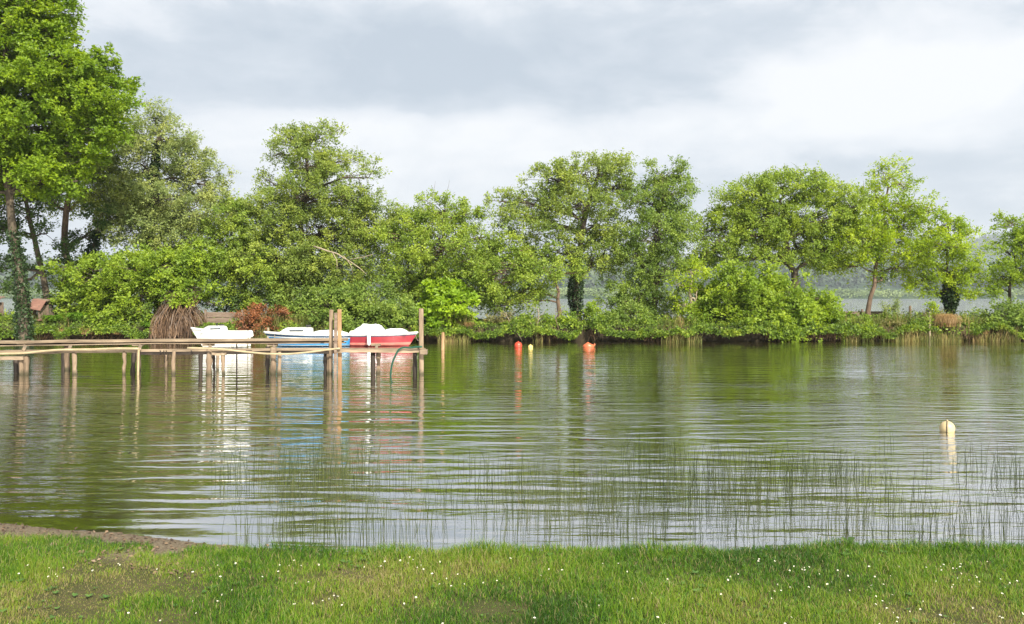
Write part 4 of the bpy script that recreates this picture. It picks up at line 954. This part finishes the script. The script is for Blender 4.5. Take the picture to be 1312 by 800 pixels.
# ------------------------------------------------------------------ daisies
def daisies():
    r = np.random.default_rng(66)
    pet = surf('daisy_petals', (.50, .50, .47), (.64, .64, .61), 30, .6, .05); yel = surf('daisy_centre', (.65, .42, .03), (.8, .55, .05), 30, .7, .1)
    stem = surf('daisy_stem', (.06, .12, .02), (.09, .16, .03), 30, .7, .1)
    def proto(hd, tilt, hh):
        m = MB(); M = Matrix.Rotation(tilt, 3, 'X')
        tp = Vector((0, -.004, hh))
        for i in range(12):
            a = 2 * math.pi * i / 12; c, s = math.cos(a), math.sin(a); q = hd * .22
            m.add([M @ Vector(v) + tp for v in [(c * .003, s * .003, 0), (c * hd * .7 - s * q, s * hd * .7 + c * q, .001), (c * hd, s * hd, .003), (c * hd * .7 + s * q, s * hd * .7 - c * q, .001)]], [(0, 3, 2, 1)], 0)
        V = [M @ Vector((hd * .3 * math.cos(t), hd * .3 * math.sin(t), .002)) + tp for t in np.linspace(0, 5.6, 9)] + [M @ Vector((0, 0, hd * .28)) + tp]
        m.add(V, [(i, (i + 1) % 9, 9) for i in range(9)], 1)
        m.tube([(0, .006, -.01), (0, .004, hh * .5), tuple(tp)], .0011, 4, 2)
        return m
    protos = []
    for hd, tl, hh in ((.0095, .5, .075), (.0085, .9, .06), (.0105, .3, .085), (.008, 1.2, .055)):
        protos.append(proto(hd, tl, hh))
    objs = []; pts = []
    while len(pts) < 190:
        px = r.uniform(-20, 1332); py = 705 + 95 * r.random() ** 1.1
        if r.random() > .35 + .65 * sstep(800, 1250, px) * .9 + .35 * (py < 760): continue
        Y = (H - .23) * F / (py - HY); X = xf(px, Y)
        c = 1 if r.random() < .65 else r.integers(2, 5)
        for _ in range(c): 
            x, y = X + r.normal(0, .07) * (c > 1), Y + r.normal(0, .08) * (c > 1)
            if grassmask(x, y) > .5 and fbm(x, y, 1.3, 47) < .68: pts.append((x, y))
    src = []
    for k, m in enumerate(protos): src.append(m.build('daisy', [pet, yel, stem], smooth=False))
    for i, (x, y) in enumerate(pts[:190]):
        s = src[i % 4]; o = s if i < 4 else s.copy()
        if i >= 4: col.objects.link(o)
        o.location = (x, y, float(ground_z(x, y))); o.rotation_euler = (0, 0, r.normal(0, .8)); o.scale = [r.uniform(.5, .9)] * 3
        tag(o, 'small white daisy with yellow centre in the near lawn', 'daisy', 'daisies scattered over the near lawn')
daisies()

# ------------------------------------------------------------------ haze
def haze():
    m, nt, out = new_mat('haze_air'); v = N(nt, 'VolumePrincipled'); v.inputs['Color'].default_value = (.80, .88, 1.0, 1)
    v.inputs['Density'].default_value = HAZE; v.inputs['Anisotropy'].default_value = .2; nt.links.new(v.outputs[0], out.inputs['Volume'])
    x, y0, y1, z0, z1 = 5300, -90, 4600, -2.6, 260
    P = [(-x, y0, z0), (x, y0, z0), (x, y1, z0), (-x, y1, z0), (-x, y0, z1), (x, y0, z1), (x, y1, z1), (-x, y1, z1)]
    Fs = [3, 2, 1, 0, 4, 5, 6, 7, 0, 1, 5, 4, 1, 2, 6, 5, 2, 3, 7, 6, 3, 0, 4, 7]
    tag(mesh_from('haze', P, Fs, 4, m), kind='stuff')
HAZE = .00021
haze()

# ------------------------------------------------------------------ sky, sun, camera
SUN = Vector((.38, -.80, .76)).normalized()
elev = math.asin(SUN.z); azim = math.atan2(SUN.x, SUN.y)
def world():
    w = bpy.data.worlds.new('World'); bpy.context.scene.world = w; w.use_nodes = True
    nt = w.node_tree; nt.nodes.clear(); L = nt.links.new
    out = nt.nodes.new('ShaderNodeOutputWorld'); bg = N(nt, 'Background', Strength=.0535); L(bg.outputs[0], out.inputs[0])
    sky = nt.nodes.new('ShaderNodeTexSky'); sky.sky_type = 'NISHITA'; sky.sun_disc = False; sky.sun_elevation = elev; sky.sun_rotation = azim
    tc = N(nt, 'TexCoord'); nm = N(nt, 'VectorMath', operation='NORMALIZE'); L(tc.outputs['Generated'], nm.inputs[0])
    mp = N(nt, 'Mapping'); mp.inputs['Scale'].default_value = (1, 1, 2.4); mp.inputs['Location'].default_value = (3.1, 1.7, .4); L(nm.outputs[0], mp.inputs['Vector'])
    n1 = N(nt, 'TexNoise', Scale=3.6, Detail=7, Roughness=.55, Distortion=.5); L(mp.outputs[0], n1.inputs['Vector'])
    n2 = N(nt, 'TexNoise', Scale=11.0, Detail=6, Roughness=.6, Distortion=.3); L(mp.outputs[0], n2.inputs['Vector'])
    def ma(op, a, b):
        n = N(nt, 'Math', operation=op)
        for k, s in ((0, a), (1, b)):
            if isinstance(s, (int, float)): n.inputs[k].default_value = s
            else: L(s, n.inputs[k])
        return n.outputs[0]
    acc = ma('ADD', ma('MULTIPLY', ma('SUBTRACT', n1.outputs['Fac'], .5), 1.9), ma('MULTIPLY', ma('SUBTRACT', n2.outputs['Fac'], .5), .9))
    # thick and thin parts of the cloud deck, (px, py, radius, amount): + bright, - grey
    sm = N(nt, 'SeparateXYZ'); L(nm.outputs[0], sm.inputs[0])
    for px, py, sx, sy, k in CLOUDS:
        d = Vector(((px - HX) / F, 1, (HY - py) / F)).normalized()
        vs = N(nt, 'VectorMath', operation='SUBTRACT'); L(nm.outputs[0], vs.inputs[0]); vs.inputs[1].default_value = d
        vm = N(nt, 'VectorMath', operation='MULTIPLY'); L(vs.outputs[0], vm.inputs[0]); vm.inputs[1].default_value = (F / sx, F / sx, F / sy)
        dt = N(nt, 'VectorMath', operation='DOT_PRODUCT'); L(vm.outputs[0], dt.inputs[0]); L(vm.outputs[0], dt.inputs[1])
        acc = ma('ADD', acc, ma('MULTIPLY', ma('POWER', 2.718, ma('MULTIPLY', dt.outputs['Value'], -1.0)), k))
    r = ramp(nt, [(.05, (4.5, 5.1, 5.8)), (.38, (5.5, 6.0, 6.6)), (.6, (6.9, 7.2, 7.6)), (.95, (8.1, 8.2, 8.35))])
    L(ma('ADD', acc, .5), r.inputs[0])
    mx = N(nt, 'MixRGB'); mx.inputs[0].default_value = .93; L(sky.outputs[0], mx.inputs[1]); L(r.outputs[0], mx.inputs[2]); L(mx.outputs[0], bg.inputs['Color'])
CLOUDS = [(240, 85, 330, 62, -.36), (620, 95, 200, 55, -.2), (930, 50, 150, 60, -.32), (1150, 110, 200, 60, .5), (650, 170, 450, 40, .35), (300, 180, 300, 40, .25), (560, 0, 300, 18, .2), (1250, 200, 300, 30, -.15)]
world()
sd = bpy.data.lights.new('sun', 'SUN'); sd.energy = 5.0; sd.angle = R(1.5); sd.color = (1, .925, .78)
so = bpy.data.objects.new('sun', sd); col.objects.link(so); so.rotation_euler = SUN.to_track_quat('Z', 'Y').to_euler(); so.location = (20, -20, 40)

cd = bpy.data.cameras.new('camera'); cam = bpy.data.objects.new('camera', cd); col.objects.link(cam)
cam.location = (0, 0, H); cam.rotation_euler = (R(90), 0, 0); cd.sensor_width = 36; cd.lens = F / 1312 * 36; cd.shift_y = -(400 - HY) / 1312
cd.clip_start = .05; cd.clip_end = 20000
sc = bpy.context.scene; sc.camera = cam
sc.view_settings.view_transform = 'Standard'; sc.view_settings.look = 'None'; sc.view_settings.exposure = 1.25; sc.view_settings.gamma = 1
sc.cycles.max_bounces = 6; sc.cycles.diffuse_bounces = 3; sc.cycles.glossy_bounces = 3; sc.cycles.transmission_bounces = 3; sc.cycles.volume_bounces = 0; sc.cycles.transparent_max_bounces = 8
sc.cycles.use_denoising = True; sc.cycles.denoiser = 'OPENIMAGEDENOISE'; sc.cycles.denoising_input_passes = 'RGB_ALBEDO_NORMAL'; sc.cycles.denoising_prefilter = 'ACCURATE'
